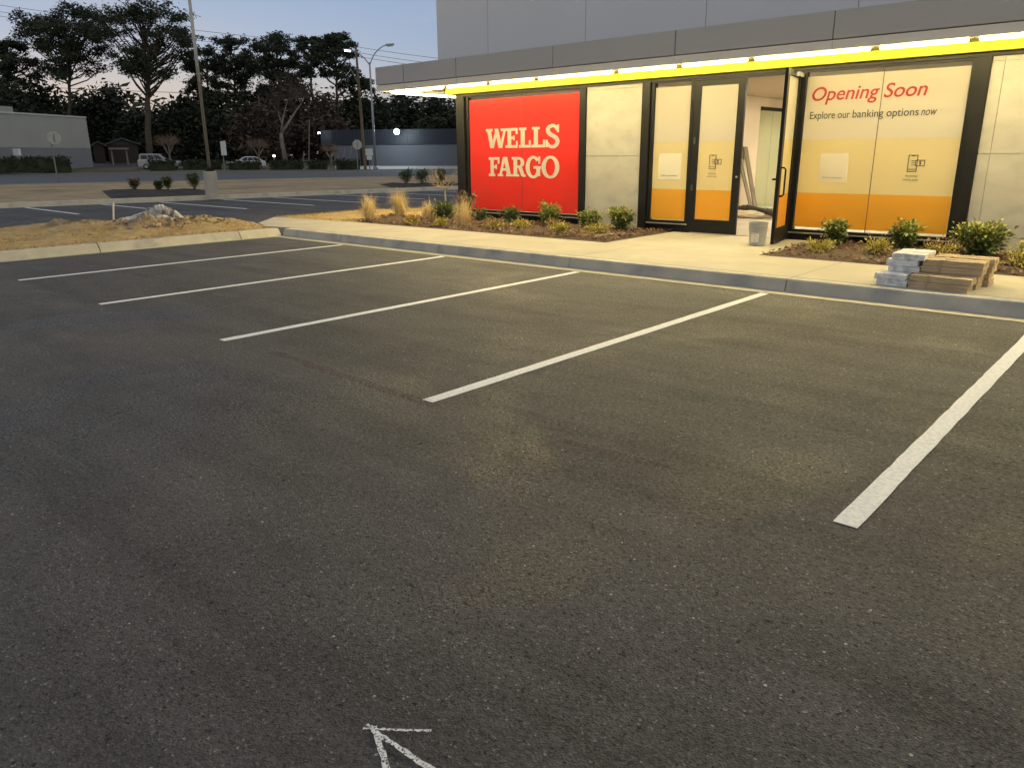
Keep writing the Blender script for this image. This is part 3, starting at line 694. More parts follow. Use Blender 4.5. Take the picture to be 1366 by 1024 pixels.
mesh_text('Banking', 5.03, 5.18, 1.215, 1.25, WY-.009, .003, parent=dl, m=M_GREYINK); mesh_text('made easy', 5.005, 5.205, 1.165, 1.198, WY-.009, .003, parent=dl, m=M_GREYINK)
for z0, z1 in ((1.75, 1.87), (.92, 1.03)): q = MB(); q.box(4.70, 4.745, WY-.035, WY-.024, z0, z1); part('hinge', q, M_SEAM, dl)
q = MB(); q.tube([(5.595, WY-.026, 1.18), (5.595, WY-.04, 1.18)], .02, 12); part('lock_cylinder', q, M_SILL, dl)
TH = radians(10.5)
def leafpt(u, v): return (6.60+u*sin(TH)+v*cos(TH), WY-.07-u*cos(TH)+v*sin(TH))
do, bxo = door_leaf(lambda u, v: leafpt(u, v), False)          # swung out a little past a quarter turn
hb_ = MB(); hb_.tube([(*leafpt(.93, v), z) for v, z in ((.02, 1.36), (.075, 1.36), (.10, 1.33), (.10, 1.0), (.10, .95), (.075, .92), (.02, .92))], .014, 10); part('pull_handle', hb_, M_BLACK, do, smooth_=True)
hb_ = MB(); hb_.tube([(*leafpt(u, v), 1.18) for u, v in ((.93, -.02), (.93, -.08), (.88, -.10), (.16, -.10), (.10, -.02))], .016, 10); part('push_bar', hb_, M_BLACK, do, smooth_=True)
hb_ = MB(); bxo(hb_, .08, .42, .027, .075, 2.755, 2.815); part('door_closer', hb_, M_SILL, do)
# room behind the entrance
IX = 3.50
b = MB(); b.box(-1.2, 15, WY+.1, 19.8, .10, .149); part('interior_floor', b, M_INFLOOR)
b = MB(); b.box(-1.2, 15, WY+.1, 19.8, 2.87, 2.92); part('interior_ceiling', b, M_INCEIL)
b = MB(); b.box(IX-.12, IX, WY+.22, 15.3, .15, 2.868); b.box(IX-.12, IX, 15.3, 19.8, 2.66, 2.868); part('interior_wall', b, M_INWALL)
b = MB(); b.box(1.7, 14.9, 18.6, 18.75, .15, 2.868); b.box(1.6, 1.7, 12, 18.75, .15, 2.868); part('interior_wall', b, M_INWALL)
gp = MB(); gp.box(IX-.08, IX+.02, 15.3, 18.6, 2.58, 2.658); gpo = part('glass_partition', gp, M_BLACK); q = MB(); q.box(IX-.07, IX+.01, 15.3, 18.6, .15, .2); part('floor_track', q, M_SILL, gpo)
for a, c in ((15.345, 16.1), (16.11, 17.3), (17.31, 18.59)):
    q = MB(); q.box(IX-.04, IX-.03, a, c, .2, 2.58); part('glass_pane', q, M_GREENGLASS, gpo)
M_CEILLAMP = mat('ceiling_lamp_diffuser', (.9, .9, .88), .5, 0, emit=(1, .84, .58), estr=22)
for x, y in ((6.4, 12.2), (6.4, 15.5), (2.6, 16.4), (.6, 11.6)):  # last lamp is added behind the red window to brighten its film
    q = MB(); q.box(x-.65, x+.65, y-.35, y+.35, 2.845, 2.869); c_ = part('ceiling_lamp', q, M_BAND)
    q = MB(); q.box(x-.6, x+.6, y-.3, y+.3, 2.835, 2.844); part('diffuser', q, M_CEILLAMP, c_)
q = MB(); q.box(IX, IX+.012, 13.7, 13.78, .48, .6); part('wall_socket', q, M_BAND)
# things left inside
M_BOARD = mat('raw_board', (.17, .145, .11), .8, .2, 3, stretch=(4, 4, .6))
for i, (y, tl, h, wd, lab) in enumerate(((14.55, .42, 1.58, .19, 'taller plank leaning on the wall inside the doorway, marked with a white spot'), (14.2, .5, 1.45, .16, 'thinner paler plank leaning on the wall inside the doorway'))):
    b = MB(); b.obox((IX+.03+tl/2, y, .15+h/2), Vector((-tl, 0, h))/2, (0, wd/2, 0), Vector((h, 0, tl)).normalized()*.014)
    o = tag(b.build('plank', M_BOARD, loc=(IX+tl, y, .15), bevel=.003), lab, 'plank', 'planks leaning inside the doorway')
def lump(name, m, loc, size, seed, sub=4, amp=.35, freq=2.2, flat=.0):
    """crumpled soft thing"""
    rnd = random.Random(seed); bm = bmesh.new(); bmesh.ops.create_icosphere(bm, subdivisions=sub, radius=1)
    from mathutils import noise
    off = Vector((seed*3.7, seed*1.3, seed*.7))
    for v in bm.verts:
        k = 1+amp*noise.noise(v.co*freq+off)+amp*.6*abs(noise.noise(v.co*freq*2.7+off))+amp*.25*noise.noise(v.co*freq*6+off)
        c = v.co*k; v.co = Vector((c.x*size[0], c.y*size[1], max(flat, (c.z+1)/2*size[2])))
    me = bpy.data.meshes.new(name); bm.to_mesh(me); bm.free(); me.materials.append(m)
    me.polygons.foreach_set('use_smooth', [True]*len(me.polygons))
    o = bpy.data.objects.new(name, me); COL.objects.link(o); o.location = loc; o['_o'] = tuple(loc); return o
def cloth(name, m, pts, w0, t0, seed, loc):
    from mathutils import noise
    b = MB(); pp = spl(pts, 6); b.tube(pp, [w0*(.75+.5*abs(noise.noise(Vector((i*.5, seed, 0))))) for i in range(len(pp))], 12)
    o = b.build(name, m, loc=loc, smooth_=True); return o
tag(cloth('plastic_roll', mat('black_plastic', (.03, .03, .03), .35, .3, 8), [(3.68, 13.92, .22), (3.78, 13.9, .33), (4.1, 13.82, .37), (4.45, 13.72, .33), (4.72, 13.62, .30), (4.84, 13.6, .22)], .085, 1, 3, (4.3, 13.75, .16)), 'crumpled black plastic sheeting lying across the floor inside the doorway', 'plastic sheet')
tag(lump('cloth_bag', mat('pale_cloth', (.55, .50, .40), .9, .15, 5), (4.2, 13.74, .15), (.52, .15, .17), 4), 'pale cloth bundle in front of the black plastic inside the doorway', 'bag')

# bucket by the open door
bk = thing('bucket', 'grey plastic bucket with a paper label standing by the open door', 'bucket', (6.60, 8.72, .15))
M_BUCKET = mat('grey_plastic', (.34, .35, .35), .45, .06, 6)
b = MB(); b.lathe([(0, .004), (.125, .004), (.13, .01), (.142, .26), (.152, .262), (.152, .272), (.144, .274), (.146, .30), (.156, .302), (.156, .312), (.147, .314), (.150, .352), (.156, .354), (.156, .366), (.146, .366), (.128, .02), (0, .02)], (6.60, 8.72, .15), 36); b.build('bucket_body', M_BUCKET, bk, smooth_=False)
b = MB(); k = 9
for i in range(k):
    t0, t1 = radians(-112+i*6), radians(-112+(i+1)*6)
    b.face([(6.60+r*cos(t), 8.72+r*sin(t), .15+z) for t, z, r in ((t0, .06, .1343), (t1, .06, .1343), (t1, .21, .1415), (t0, .21, .1415))])
b.build('label', mat('paper_label', (.62, .60, .54), .7, .2, 40), bk)
b = MB(); b.tube([(6.60+.158*cos(radians(a)), 8.72+.158*sin(radians(a)), .15+.30-.10*sin(radians(a+180)) if a > 180 else .45) for a in range(180, 361, 15)], .003, 6); b.build('handle', M_SILL, bk)

# ------------------------------------------------------------------ cartons on the kerb
M_WCART = mat('white_carton', (.76, .76, .75), .55, .10, 9, .35, 18, tint=(.50, .50, .49), tscale=7, tlo=.5, thi=.62)
M_BCART = mat('brown_carton', (.52, .39, .23), .8, .08, 4, .15, 20, tint=(.45, .33, .19), tscale=5, tlo=.5, thi=.7)
M_TAPE = mat('brown_tape', (.42, .31, .18), .35, .05, 5)
M_WRAP = mat('white_strap', (.74, .74, .73), .3, .1, 20)
def carton(x0, x1, y0, y1, z0, z1, rz, m, mt, label, group, crush=0, seed=0, sag=0):
    rnd = random.Random(seed); c = Vector(((x0+x1)/2, (y0+y1)/2, z0))
    t = thing('carton', label, 'box', c, group)
    lx, ly, h = (x1-x0)/2, (y1-y0)/2, z1-z0
    bm = bmesh.new(); bmesh.ops.create_cube(bm, size=1)
    bmesh.ops.subdivide_edges(bm, edges=bm.edges[:], cuts=5, use_grid_fill=True)
    for v in bm.verts:
        v.co = Vector((v.co.x*2*lx, v.co.y*2*ly, (v.co.z+.5)*h))
        if crush and v.co.z > .001:
            v.co += Vector((rnd.uniform(-1, 1), rnd.uniform(-1, 1), rnd.uniform(-1, .2)))*crush
    bmesh.ops.bevel(bm, geom=[e for e in bm.edges if e.calc_face_angle(0) > .9], offset=.004, segments=1, affect='EDGES')
    me = bpy.data.meshes.new('carton_body'); bm.to_mesh(me); bm.free(); me.materials.append(m)
    o = bpy.data.objects.new('carton_body', me); COL.objects.link(o); o.parent = t
    for nm, bx in (('tape_strip', (-lx*1.003-.002, lx*1.003+.002, -.025, .025, h*.35, h+.0025)), ('strap', (lx*-.42, lx*-.42+.03, -ly-.003, ly+.003, .001, h+.003))):
        b = MB(); b.box(*bx); q = b.build(nm, mt, t, loc=(0, 0, 0)); q.location = (0, 0, 0)
    t.rotation_euler = (0, 0, rz); return t
def carton_pile(kind, specs, m, mt, group, crush):
    for i, (x0, x1, y0, y1, z0, z1, rz, lab) in enumerate(specs): carton(x0, x1, y0, y1, z0, z1, rz, m, mt, lab, group, crush, i+len(specs)*7)
carton_pile('w', [
    (9.285, 9.60, 5.90, 6.42, .150, .213, .03, 'crumpled white carton at the bottom of the low white stack on the kerb edge'),
    (9.265, 9.59, 5.91, 6.43, .2135, .280, -.02, 'white carton on top of the low white stack, with a torn open flap'),
    (9.33, 9.655, 6.13, 6.66, .285, .352, .02, 'lowest white carton of the higher white stack behind the kerb'),
    (9.315, 9.645, 6.12, 6.65, .3525, .420, -.03, 'middle white carton of the higher white stack, just below its lid carton'),
    (9.35, 9.69, 6.12, 6.68, .4205, .488, .05, 'topmost white carton with a clean flat top, highest of the white boxes')], M_WCART, M_WRAP, 'white cartons stacked on the sidewalk', .0035)
b = MB(); 
carton_pile('w', [(9.34, 9.66, 6.45, 6.95, .15, .215, .0, 'white carton on the ground mostly hidden under the higher white stack'), (9.34, 9.66, 6.44, 6.94, .2155, .2845, .01, 'white carton hidden second from the ground under the higher white stack')], M_WCART, M_WRAP, 'white cartons stacked on the sidewalk', .003)
carton_pile('b', [
    (9.625, 10.21, 5.90, 6.13, .150, .220, .0, 'long brown carton on the ground at the kerb edge, frontmost of the brown boxes'),
    (9.635, 10.235, 5.91, 6.14, .2205, .292, -.02, 'long brown carton lying on the frontmost brown box at the kerb edge'),
    (9.65, 10.24, 6.16, 6.42, .150, .224, .01, 'brown carton on the ground in the middle brown row'),
    (9.66, 10.25, 6.16, 6.42, .2245, .297, -.01, 'brown carton second up in the middle brown row'),
    (9.67, 10.27, 6.155, 6.42, .2975, .370, .02, 'brown carton third up in the middle brown row'),
    (9.68, 10.28, 6.16, 6.43, .3705, .442, -.015, 'brown carton topping the middle brown row, tape along its lid'),
    (9.71, 10.30, 6.46, 6.72, .150, .225, -.02, 'brown carton on the ground in the rear brown row by the mulch'),
    (9.70, 10.29, 6.46, 6.72, .2255, .300, .02, 'brown carton second up in the rear brown row by the mulch'),
    (9.72, 10.31, 6.46, 6.72, .3005, .375, .0, 'brown carton third up in the rear brown row by the mulch'),
    (9.72, 10.32, 6.45, 6.72, .3755, .452, .02, 'brown carton topping the rear brown row by the mulch')], M_BCART, M_TAPE, 'brown cartons stacked on the sidewalk', .0035)
# offcuts of board in the mulch
for x, y, a, ln, lab in ((3.93, 8.2, .2, .16, 'short pale board scrap lying in the mulch'), (3.98, 8.5, -.15, .22, 'longer thin board scrap lying in the mulch near the dark mullion')):
    b = MB(); b.obox((x, y, .20), Vector((cos(a), sin(a), .12))*ln, Vector((-sin(a), cos(a), 0))*.03, (0, 0, .006))
    tag(b.build('board_scrap', mat('pine_board', (.58, .46, .28), .8, .15, 5), loc=(x, y, .18)), lab, 'board', 'board scraps in the mulch')

# ------------------------------------------------------------------ shrubs and grasses
def leafmat(name, c, var=.45): return mat(name, c, .6, var, 14, spec=.35)
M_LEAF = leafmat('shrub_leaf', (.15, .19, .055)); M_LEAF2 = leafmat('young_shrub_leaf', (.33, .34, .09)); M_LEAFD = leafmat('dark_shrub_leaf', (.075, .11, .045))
M_GOLD = leafmat('golden_leaf', (.42, .36, .08)); M_DRY = leafmat('dry_leaf', (.30, .20, .09)); M_STEM = mat('shrub_stem', (.14, .09, .05), .9, .2, 20)
M_STRAW = mat('straw_blade', (.66, .51, .26), .8, .35, 30)
def shrub(loc, w_, h, nl, ll, m1, m2, label, seed, group=None, name='shrub', topshare=.45, pts=9, low=.1, gap=.15):
    w_ *= .92; h *= .92
    rnd = random.Random(seed); t = thing(name, label, 'shrub', loc, group)
    st = MB(); lf = MB(); x, y, z = loc; ends = []
    for i in range(pts):
        a = 2*pi*i/pts+rnd.uniform(-.4, .4); r = w_/2*rnd.uniform(.3, .86); hh = h*rnd.uniform(.6, .88)*(1-.25*(r/(w_/2))**2)
        e = Vector((x+cos(a)*r, y+sin(a)*r, z+hh)); m_ = Vector((x+cos(a)*r*.45, y+sin(a)*r*.45, z+hh*.5)); s0 = Vector((x+cos(a)*.02, y+sin(a)*.02, z-.02))
        st.tube([s0, m_, e], [.008, .006, .003], 5, cap=False); ends.append((s0, m_, e))
    per = int(nl*2.1)//pts
    for s0, m_, e in ends:
        for k in range(per):
            u = rnd.uniform(low, 1)**.7; p = s0.lerp(m_, u*2) if u < .5 else m_.lerp(e, u*2-1)
            o = Vector((rnd.gauss(0, 1), rnd.gauss(0, 1), rnd.gauss(0, .8))); sp_ = w_*.145*(1 if u > .3 else .6)
            p = p+o*sp_*.6
            if p.z < z+.01: p.z = z+.01+rnd.random()*.03
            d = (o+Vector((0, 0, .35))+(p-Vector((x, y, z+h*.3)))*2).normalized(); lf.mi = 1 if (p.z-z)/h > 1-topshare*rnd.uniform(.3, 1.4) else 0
            lf.leaf(p, d, (rnd.uniform(-.5, .5), rnd.uniform(-.5, .5), 1), ll*rnd.uniform(.6, 1.25), ll*.58*rnd.uniform(.7, 1.2), rnd.uniform(-.3, .5))
    st.build('stem', M_STEM, t); lf.build('foliage', [m1, m2], t); return t
ZB = .16
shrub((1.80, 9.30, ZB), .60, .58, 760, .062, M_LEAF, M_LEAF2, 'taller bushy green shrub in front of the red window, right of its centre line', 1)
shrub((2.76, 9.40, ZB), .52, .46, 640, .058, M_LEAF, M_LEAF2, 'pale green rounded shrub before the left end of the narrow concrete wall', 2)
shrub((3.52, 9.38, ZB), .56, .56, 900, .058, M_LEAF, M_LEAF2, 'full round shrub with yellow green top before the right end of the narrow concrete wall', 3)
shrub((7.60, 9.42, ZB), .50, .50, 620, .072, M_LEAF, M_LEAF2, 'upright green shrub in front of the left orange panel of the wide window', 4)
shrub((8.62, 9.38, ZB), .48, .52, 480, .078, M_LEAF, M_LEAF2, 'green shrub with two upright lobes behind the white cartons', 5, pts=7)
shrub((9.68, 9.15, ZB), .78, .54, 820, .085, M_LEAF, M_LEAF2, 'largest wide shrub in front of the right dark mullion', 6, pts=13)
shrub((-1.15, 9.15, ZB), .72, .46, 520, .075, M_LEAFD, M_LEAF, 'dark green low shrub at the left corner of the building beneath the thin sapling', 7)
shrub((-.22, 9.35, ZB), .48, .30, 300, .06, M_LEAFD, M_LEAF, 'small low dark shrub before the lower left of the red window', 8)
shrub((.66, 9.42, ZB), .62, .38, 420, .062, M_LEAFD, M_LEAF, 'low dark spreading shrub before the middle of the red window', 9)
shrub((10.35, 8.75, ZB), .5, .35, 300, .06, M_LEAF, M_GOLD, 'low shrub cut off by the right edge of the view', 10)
gc = ((1.34, 8.15, .50, 'yellow ground cover clump below the low dark shrubs of the red window'), (1.78, 8.45, .52, 'yellow ground cover clump beside the taller bushy shrub'), (.06, 7.85, .40, 'small golden ground cover clump right of the last straw tuft'),
      (2.30, 8.82, .42, 'golden ground cover clump before the dark mullion of the red window'), (3.50, 8.62, .60, 'broad golden ground cover below the two shrubs of the narrow concrete wall'), (2.88, 8.28, .42, 'golden ground cover clump near the sidewalk before the narrow concrete wall'),
      (-.85, 7.85, .36, 'sparse golden ground cover near the sidewalk between two straw tufts'),
      (7.78, 8.22, .52, 'pale dry ground cover clump beside the entrance apron'), (8.50, 8.55, .50, 'tall pale ground cover behind the white cartons'), (9.30, 8.70, .62, 'golden ground cover clump behind the brown cartons'), (10.32, 8.2, .6, 'golden ground cover clump at the right edge of the mulch'))
for i, (x, y, w_, lab) in enumerate(gc):
    shrub((x, y, ZB), w_*1.15, .20 if i < 8 else .28, 300, .042, M_GOLD, M_GOLD if i % 3 else M_DRY, lab, 30+i, 'golden ground cover plants', 'ground_cover', pts=12)
def straw(loc, w_, h, nb, label, seed, droop=1.0):
    rnd = random.Random(seed); x, y, z = loc; b = MB()
    for i in range(nb):
        a = rnd.uniform(0, 2*pi); r0 = rnd.uniform(0, .16)*w_; out = rnd.uniform(.1, 1)**1.3*w_*.5; hh = h*rnd.uniform(.3, .92)*(1.15 if rnd.random() < .05 else 1); wd = rnd.uniform(.002, .0055)
        kink = rnd.uniform(.45, .9); fall = rnd.uniform(.1, 1.1)*droop; a2 = a+rnd.gauss(0, .5); side = Vector((-sin(a2), cos(a2), 0))*wd; pts = []
        for k in range(7):
            u = k/6; r = r0+out*u**1.6; zz = hh*u if u < kink else hh*(kink+(u-kink)*(1-2.2*fall)); rr = r+(max(0, u-kink)*fall*.35*h)
            pts.append(Vector((x+cos(a)*r0+cos(a2)*(rr-r0)+rnd.gauss(0, .014)*u*2, y+sin(a)*r0+sin(a2)*(rr-r0)+rnd.gauss(0, .014)*u*2, z+max(.01, zz+rnd.gauss(0, .012)*u))))
        for k in range(6): b.face([pts[k]-side*(1-k*.13), pts[k]+side*(1-k*.13), pts[k+1]+side*(.87-k*.13), pts[k+1]-side*(.87-k*.13)])
    o = b.build('straw_tuft', M_STRAW, loc=loc); return tag(o, label, 'ornamental grass', 'dry straw grass tufts')
straw((-2.48, 7.98, .15), .62, .82, 620, 'leftmost dry straw tuft, upright and pointed, at the end of the mulch', 1)
straw((-2.86, 9.22, .15), .70, .92, 660, 'second dry straw tuft with a curled dark seed head on its left', 2)
straw((-1.47, 8.90, .15), .55, .62, 480, 'smallest dry straw tuft, left of the sapling', 3)
straw((.30, 8.28, .15), .62, .86, 520, 'dry straw tuft standing before the left mullion of the red window', 4)
# drooping dark seed stalk by the corner
rnd = random.Random(5); b = MB()
for pts in ([(-.2, 9.0, .2), (-.22, 9.0, .5), (-.3, 8.98, .75), (-.42, 8.95, .83), (-.5, 8.93, .74)], [(-.15, 9.02, .2), (-.1, 9.0, .5), (-.12, 9.0, .7), (-.05, 8.98, .76)]):
    q = spl(pts, 5); b.mi = 0; b.tube(q, .006, 5); b.mi = 1
    for k, p in enumerate(q[6:]):
        for j in range(7): b.leaf(Vector(p)+Vector((rnd.gauss(0, .02), rnd.gauss(0, .02), rnd.gauss(0, .02))), (rnd.gauss(0, 1), rnd.gauss(0, 1), rnd.gauss(-.4, .7)), (0, 0, 1), rnd.uniform(.05, .10), .03)
tag(b.build('withered_stalk', [M_STEM, leafmat('withered_leaf', (.17, .13, .08))], loc=(-.2, 9, .16)), 'withered dark stalk with drooping leaves at the left corner of the red window', 'plant')
# thin sapling with a pale sleeve on its trunk
sap = thing('sapling', 'thin leafless sapling with a pale sleeved stem left of the building', 'tree', (-2.35, 10.3, .15))
b = MB(); b.tube([(-2.35, 10.3, .13), (-2.35, 10.3, .78)], .022, 8); b.build('trunk', mat('tree_sleeve', (.38, .40, .26), .6, .1, 8), sap)
b = MB(); rnd = random.Random(9)
def twig(b, p, d, ln, r, depth):
    q = [Vector(p)]; d = Vector(d).normalized()
    for k in range(3):
        d = (d+Vector((rnd.gauss(0, .22), rnd.gauss(0, .22), rnd.gauss(.02, .18)))).normalized(); q.append(q[-1]+d*ln/3)
    b.tube(q, [r, r*.85, r*.7, r*.5], 4, cap=False)
    if depth:
        for k in (1, 2, 3, 3):
            nd = (d+Vector((rnd.gauss(0, .75), rnd.gauss(0, .75), rnd.gauss(.1, .5)))).normalized(); twig(b, q[k], nd, ln*rnd.uniform(.5, .8), r*.55, depth-1)
for a in range(7): twig(b, (-2.35, 10.3, .76), (cos(a*.9)*.9, sin(a*.9)*.9, rnd.uniform(.2, 1.2)), .34, .009, 2)
b.build('crown', mat('sapling_twig', (.36, .27, .16), .9, .3, 15), sap)

# ------------------------------------------------------------------ spoil heap on the island
M_SPOIL = mat('spoil', (.30, .215, .115), .95, .3, 9, .8, 30, tint=(.20, .175, .14), tscale=2.5, tlo=.45, thi=.6)
from mathutils import noise as NZ
for x, y, sx, sy, h, sd, lab in ((-5.35, 2.65, 1.25, .75, .20, 21, 'low heap of turf and grey earth left of the white stake'), (-4.35, 3.75, .95, .95, .20, 22, 'broken earth heap under the bundled sheeting'), (-4.3, 5.0, .9, .5, .13, 23, 'scattered clods of earth right of the bundled sheeting')):
    b = MB(); K = 46
    for a in range(K+1):
        for c in range(K+1):
            u, v = a/K*2-1, c/K*2-1; q = max(0, 1-u*u)*max(0, 1-v*v); px, py = x+u*sx, y+v*sy; V = Vector((px, py, sd))
            b.v.append((px, py, .11+rub(px, py)*.85+q*h*(.55+1.1*NZ.noise(V*2.2))+q**.5*(.09*NZ.noise(V*6)+.05*NZ.noise(V*14)+.02*NZ.noise(V*32))))
    for a in range(K):
        for c in range(K): b.f.append((a*(K+1)+c, (a+1)*(K+1)+c, (a+1)*(K+1)+c+1, a*(K+1)+c+1)); b.k.append(0)
    o = b.build('spoil_heap', M_SPOIL, loc=(x, y, .15)); tag(o, lab, 'earth heap', 'earth heaps on the grass island')
rnd = random.Random(31); b = MB()
for i in range(210):
    x, y = rnd.gauss(-4.3, .45), rnd.gauss(4.2, .65)
    if x < -6.2 or x > -2.8 or y > 5.5: continue
    s_ = rnd.uniform(.008, .032); a = rnd.uniform(0, 6)
    b.obox((x, y, .16+rub(x, y)*1.1+rnd.uniform(0, .07)), Vector((cos(a), sin(a), rnd.uniform(-.4, .4)))*s_*1.6, Vector((-sin(a), cos(a), rnd.uniform(-.4, .4)))*s_, Vector((rnd.uniform(-.3, .3), rnd.uniform(-.3, .3), 1))*s_*.6)
struct(b.build('clods', mat('clod', (.34, .26, .16), .95, .5, 5)), 'stuff')
M_SHEET = mat('grey_sheeting', (.50, .47, .45), .8, .25, 9, .2, 18, tint=(.20, .17, .16), tscale=6, tlo=.54, thi=.62)
bs = thing('bundled_sheeting', 'grey bundled construction sheeting dumped on the island heap', 'sheeting', (-4.5, 3.95, .2))
bs_rnd = random.Random(3)
b = MB()
def fold(pts, r, sd):
    from mathutils import noise
    pts = [(-4.5+(x+4.95)*.72, 3.95+(y-4.6)*.72, .31+(z-.36)*.75) for x, y, z in pts]; r *= .8
    q = spl(pts, 14); i0 = len(b.v); n_ = 26
    b.tube(q, [r*(.7+.6*abs(noise.noise(Vector((k*.31, sd, 2))))) for k in range(len(q))], n_)
    for k in range(i0, len(b.v)):
        v = Vector(b.v[k]); b.v[k] = tuple(v+noise.noise_vector(v*6+Vector((sd, 0, 0)))*.05+noise.noise_vector(Vector((v.x*9, v.y*9, v.z*26)))*.016+noise.noise_vector(v*40)*.003)
fold([(-5.3, 3.65, .34), (-5.0, 4.1, .40), (-4.7, 4.6, .42), (-4.55, 5.0, .36)], .13, 1)
fold([(-5.5, 4.0, .40), (-5.2, 4.4, .48), (-4.9, 4.75, .50), (-4.8, 5.1, .40)], .12, 2)
fold([(-5.15, 4.45, .42), (-5.0, 4.6, .62), (-4.8, 4.8, .66), (-4.6, 5.05, .52), (-4.5, 5.2, .32)], .12, 3)
fold([(-5.3, 4.35, .45), (-5.15, 4.55, .66), (-5.0, 4.85, .66), (-4.85, 5.15, .44)], .10, 4)
b.build('sheet', M_SHEET, bs, smooth_=True)
b = MB(); b.obox((-5.1, 3.35, .44), (.035, .02, .26), (-.016, .0, .002), (0, .016, 0)); tag(b.build('stake', mat('white_stake', (.62, .60, .54), .6, .08, 9), loc=(-5.12, 3.34, .2), bevel=.004), 'short white stake leaning out of the island heap', 'stake')

# ------------------------------------------------------------------ tall light pole by the second lot
lp = thing('light_pole', 'tall bronze car park light pole on a round concrete base', 'street lamp', (-16.95, 11.75, .12))
X, Y = -16.95, 11.75
b = MB(); b.lathe([(.25, 0), (.25, .94), (.235, .97), (0, .97)], (X, Y, .10), 28); b.build('concrete_base', mat('lamp_base_concrete', (.40, .38, .35), .85, .1, 3, .3, 30), lp)
b = MB(); b.box(X-.14, X+.14, Y-.14, Y+.14, 1.07, 1.2); b.build('base_cover', M_BLACK, lp, bevel=.03)
M_POLE = mat('pole_bronze', (.42, .385, .31), .30, .08, 4, metallic=.7)
b = MB(); b.tube([(X, Y, 1.08), (X, Y, 9.4)], [.062, .055], 14); b.build('pole', M_POLE, lp, smooth_=True)
b = MB(); b.box(X-.1, X+.75, Y-.18, Y+.18, 9.4, 9.52); b.build('lamp_head', M_BLACK, lp, bevel=.02)

for i, (u, d, w_, h, lab) in enumerate(((177, 40.5, .62, .80, 'small twiggy shrub at the left tip of the dark bed by the light pole'), (209, 39.4, .5, .55, 'lowest shrub of the dark bed by the light pole'), (221, 39.8, .62, .85, 'loose twiggy shrub second from the light pole in its bed'), (257, 39.2, .75, 1.0, 'dense upright shrub next to the light pole base'),
                                  (541, 41.5, .95, .95, 'left shrub of the dark bed seen beside the bank corner'), (563, 41.2, .95, 1.0, 'middle shrub of the dark bed seen beside the bank corner'), (588, 41.2, .85, 1.0, 'shrub of the far dark bed just behind the sapling twigs'))):
    p = far(u, 230, d); shrub((p.x, p.y, .13), w_, h, 420, .085, M_LEAFD, M_DRY if i in (0, 2) else M_LEAFD, lab, 60+i, 'shrubs in the beds of the second lot', pts=10, low=.25)

# ------------------------------------------------------------------ background: woods
M_NEEDLE = mat('pine_needles', (.040, .052, .024), .8, .5, .7); M_BARK = mat('pine_bark', (.10, .075, .055), .95, .3, 2)
M_EVER = mat('evergreen_leaves', (.034, .042, .022), .8, .5, .5); M_BROWN = mat('bare_branches', (.085, .065, .048), .95, .35, .6); M_GREYBARK = mat('grey_bark', (.20, .17, .14), .95, .3, 1.2)
def cluster(b, c, r, nq, size, rnd, flat=.55):
    for k in range(nq):
        o = Vector((rnd.gauss(0, .5), rnd.gauss(0, .5), rnd.gauss(0, .5*flat)))*r; p = c+o
        a = Vector((rnd.gauss(0, 1), rnd.gauss(0, 1), rnd.gauss(0, .7))).normalized(); s_ = size*rnd.uniform(.5, 1.2); d = a.orthogonal().normalized()
        if rnd.random() < .5: d = a.cross(d)
        b.face([p-a*s_-d*s_*.25, p+d*s_*.4-a*s_*.2, p+a*s_, p-d*s_*.35+a*s_*.3])
def pine(u, dist, vtop, vcrown, rpx, label, seed, lean=0, ncl=46, forked=False):
    rnd = random.Random(seed); base = stand(u-lean, dist); t = thing('pine_tree', label, 'tree', base, 'tall pines behind the road')
    sc = dist/1012; top = far(u, vtop, dist).z; cb = far(u, vcrown, dist).z; R = rpx*sc
    ax = far(u, vcrown, dist); ax.z = 0
    def axis(z):
        k = (z-base.z)/(cb-base.z); return Vector((base.x+(ax.x-base.x)*k, base.y+(ax.y-base.y)*k, z)) if k < 1 else Vector((ax.x, ax.y, z))
    tr = MB(); hs = [base.z-.1+(top*.93-base.z)*i/9 for i in range(10)]
    rb = .34 if not forked else .52
    tr.tube([axis(h)+Vector((rnd.gauss(0, .12), rnd.gauss(0, .12), 0))*(i > 0) for i, h in enumerate(hs)], [rb*(1-.085*i) for i in range(10)], 8)
    cr_ = MB(); H = (top-cb)*1.22; lo = top-H
    for k in range(int(ncl*1.25)):
        a = rnd.uniform(0, 2*pi); w_ = rnd.random()**.75; z = lo+H*w_                       # more boughs high up
        prof = (.45+.75*w_ if w_ < .62 else .93*sqrt(max(.03, 1-((w_-.62)/.40)**2))+.0)
        r = R*min(1, prof)*rnd.uniform(.55, 1.0)*(1 if rnd.random() < .8 else .4)
        c = axis(z)+Vector((cos(a)*r, sin(a)*r, 0)); zs = max(base.z+2, z-r*rnd.uniform(.3, .75)-(2.0 if forked else .4)); s0 = axis(max(lo-(2.5 if forked else .6), min(zs, top*.9)))
        m_ = s0.lerp(c, .55)+Vector((0, 0, -.12*r)); tr.tube([s0, m_, c], [.15 if forked else .10, .08, .03], 5, cap=False)
        cr = rnd.uniform(.55, 1.15)*R/6.2+.2; cluster(cr_, c, cr, 105, .24, rnd, .6)
        for j in range(3):
            cluster(cr_, c+Vector((rnd.gauss(0, 1), rnd.gauss(0, 1), rnd.gauss(0, .4)))*R*.13, R*.07+.22, 36, .22, rnd, .6)
    tr.build('trunk', M_BARK, t); cr_.build('crown', M_NEEDLE, t); return t
pine(93, 128, 12, 92, 53, 'tall spreading pine at the left, above the pale block building', 1, ncl=60)
pine(198, 122, 5, 88, 58, 'tallest umbrella pine with open forked limbs left of the light pole', 2, ncl=58, forked=True)
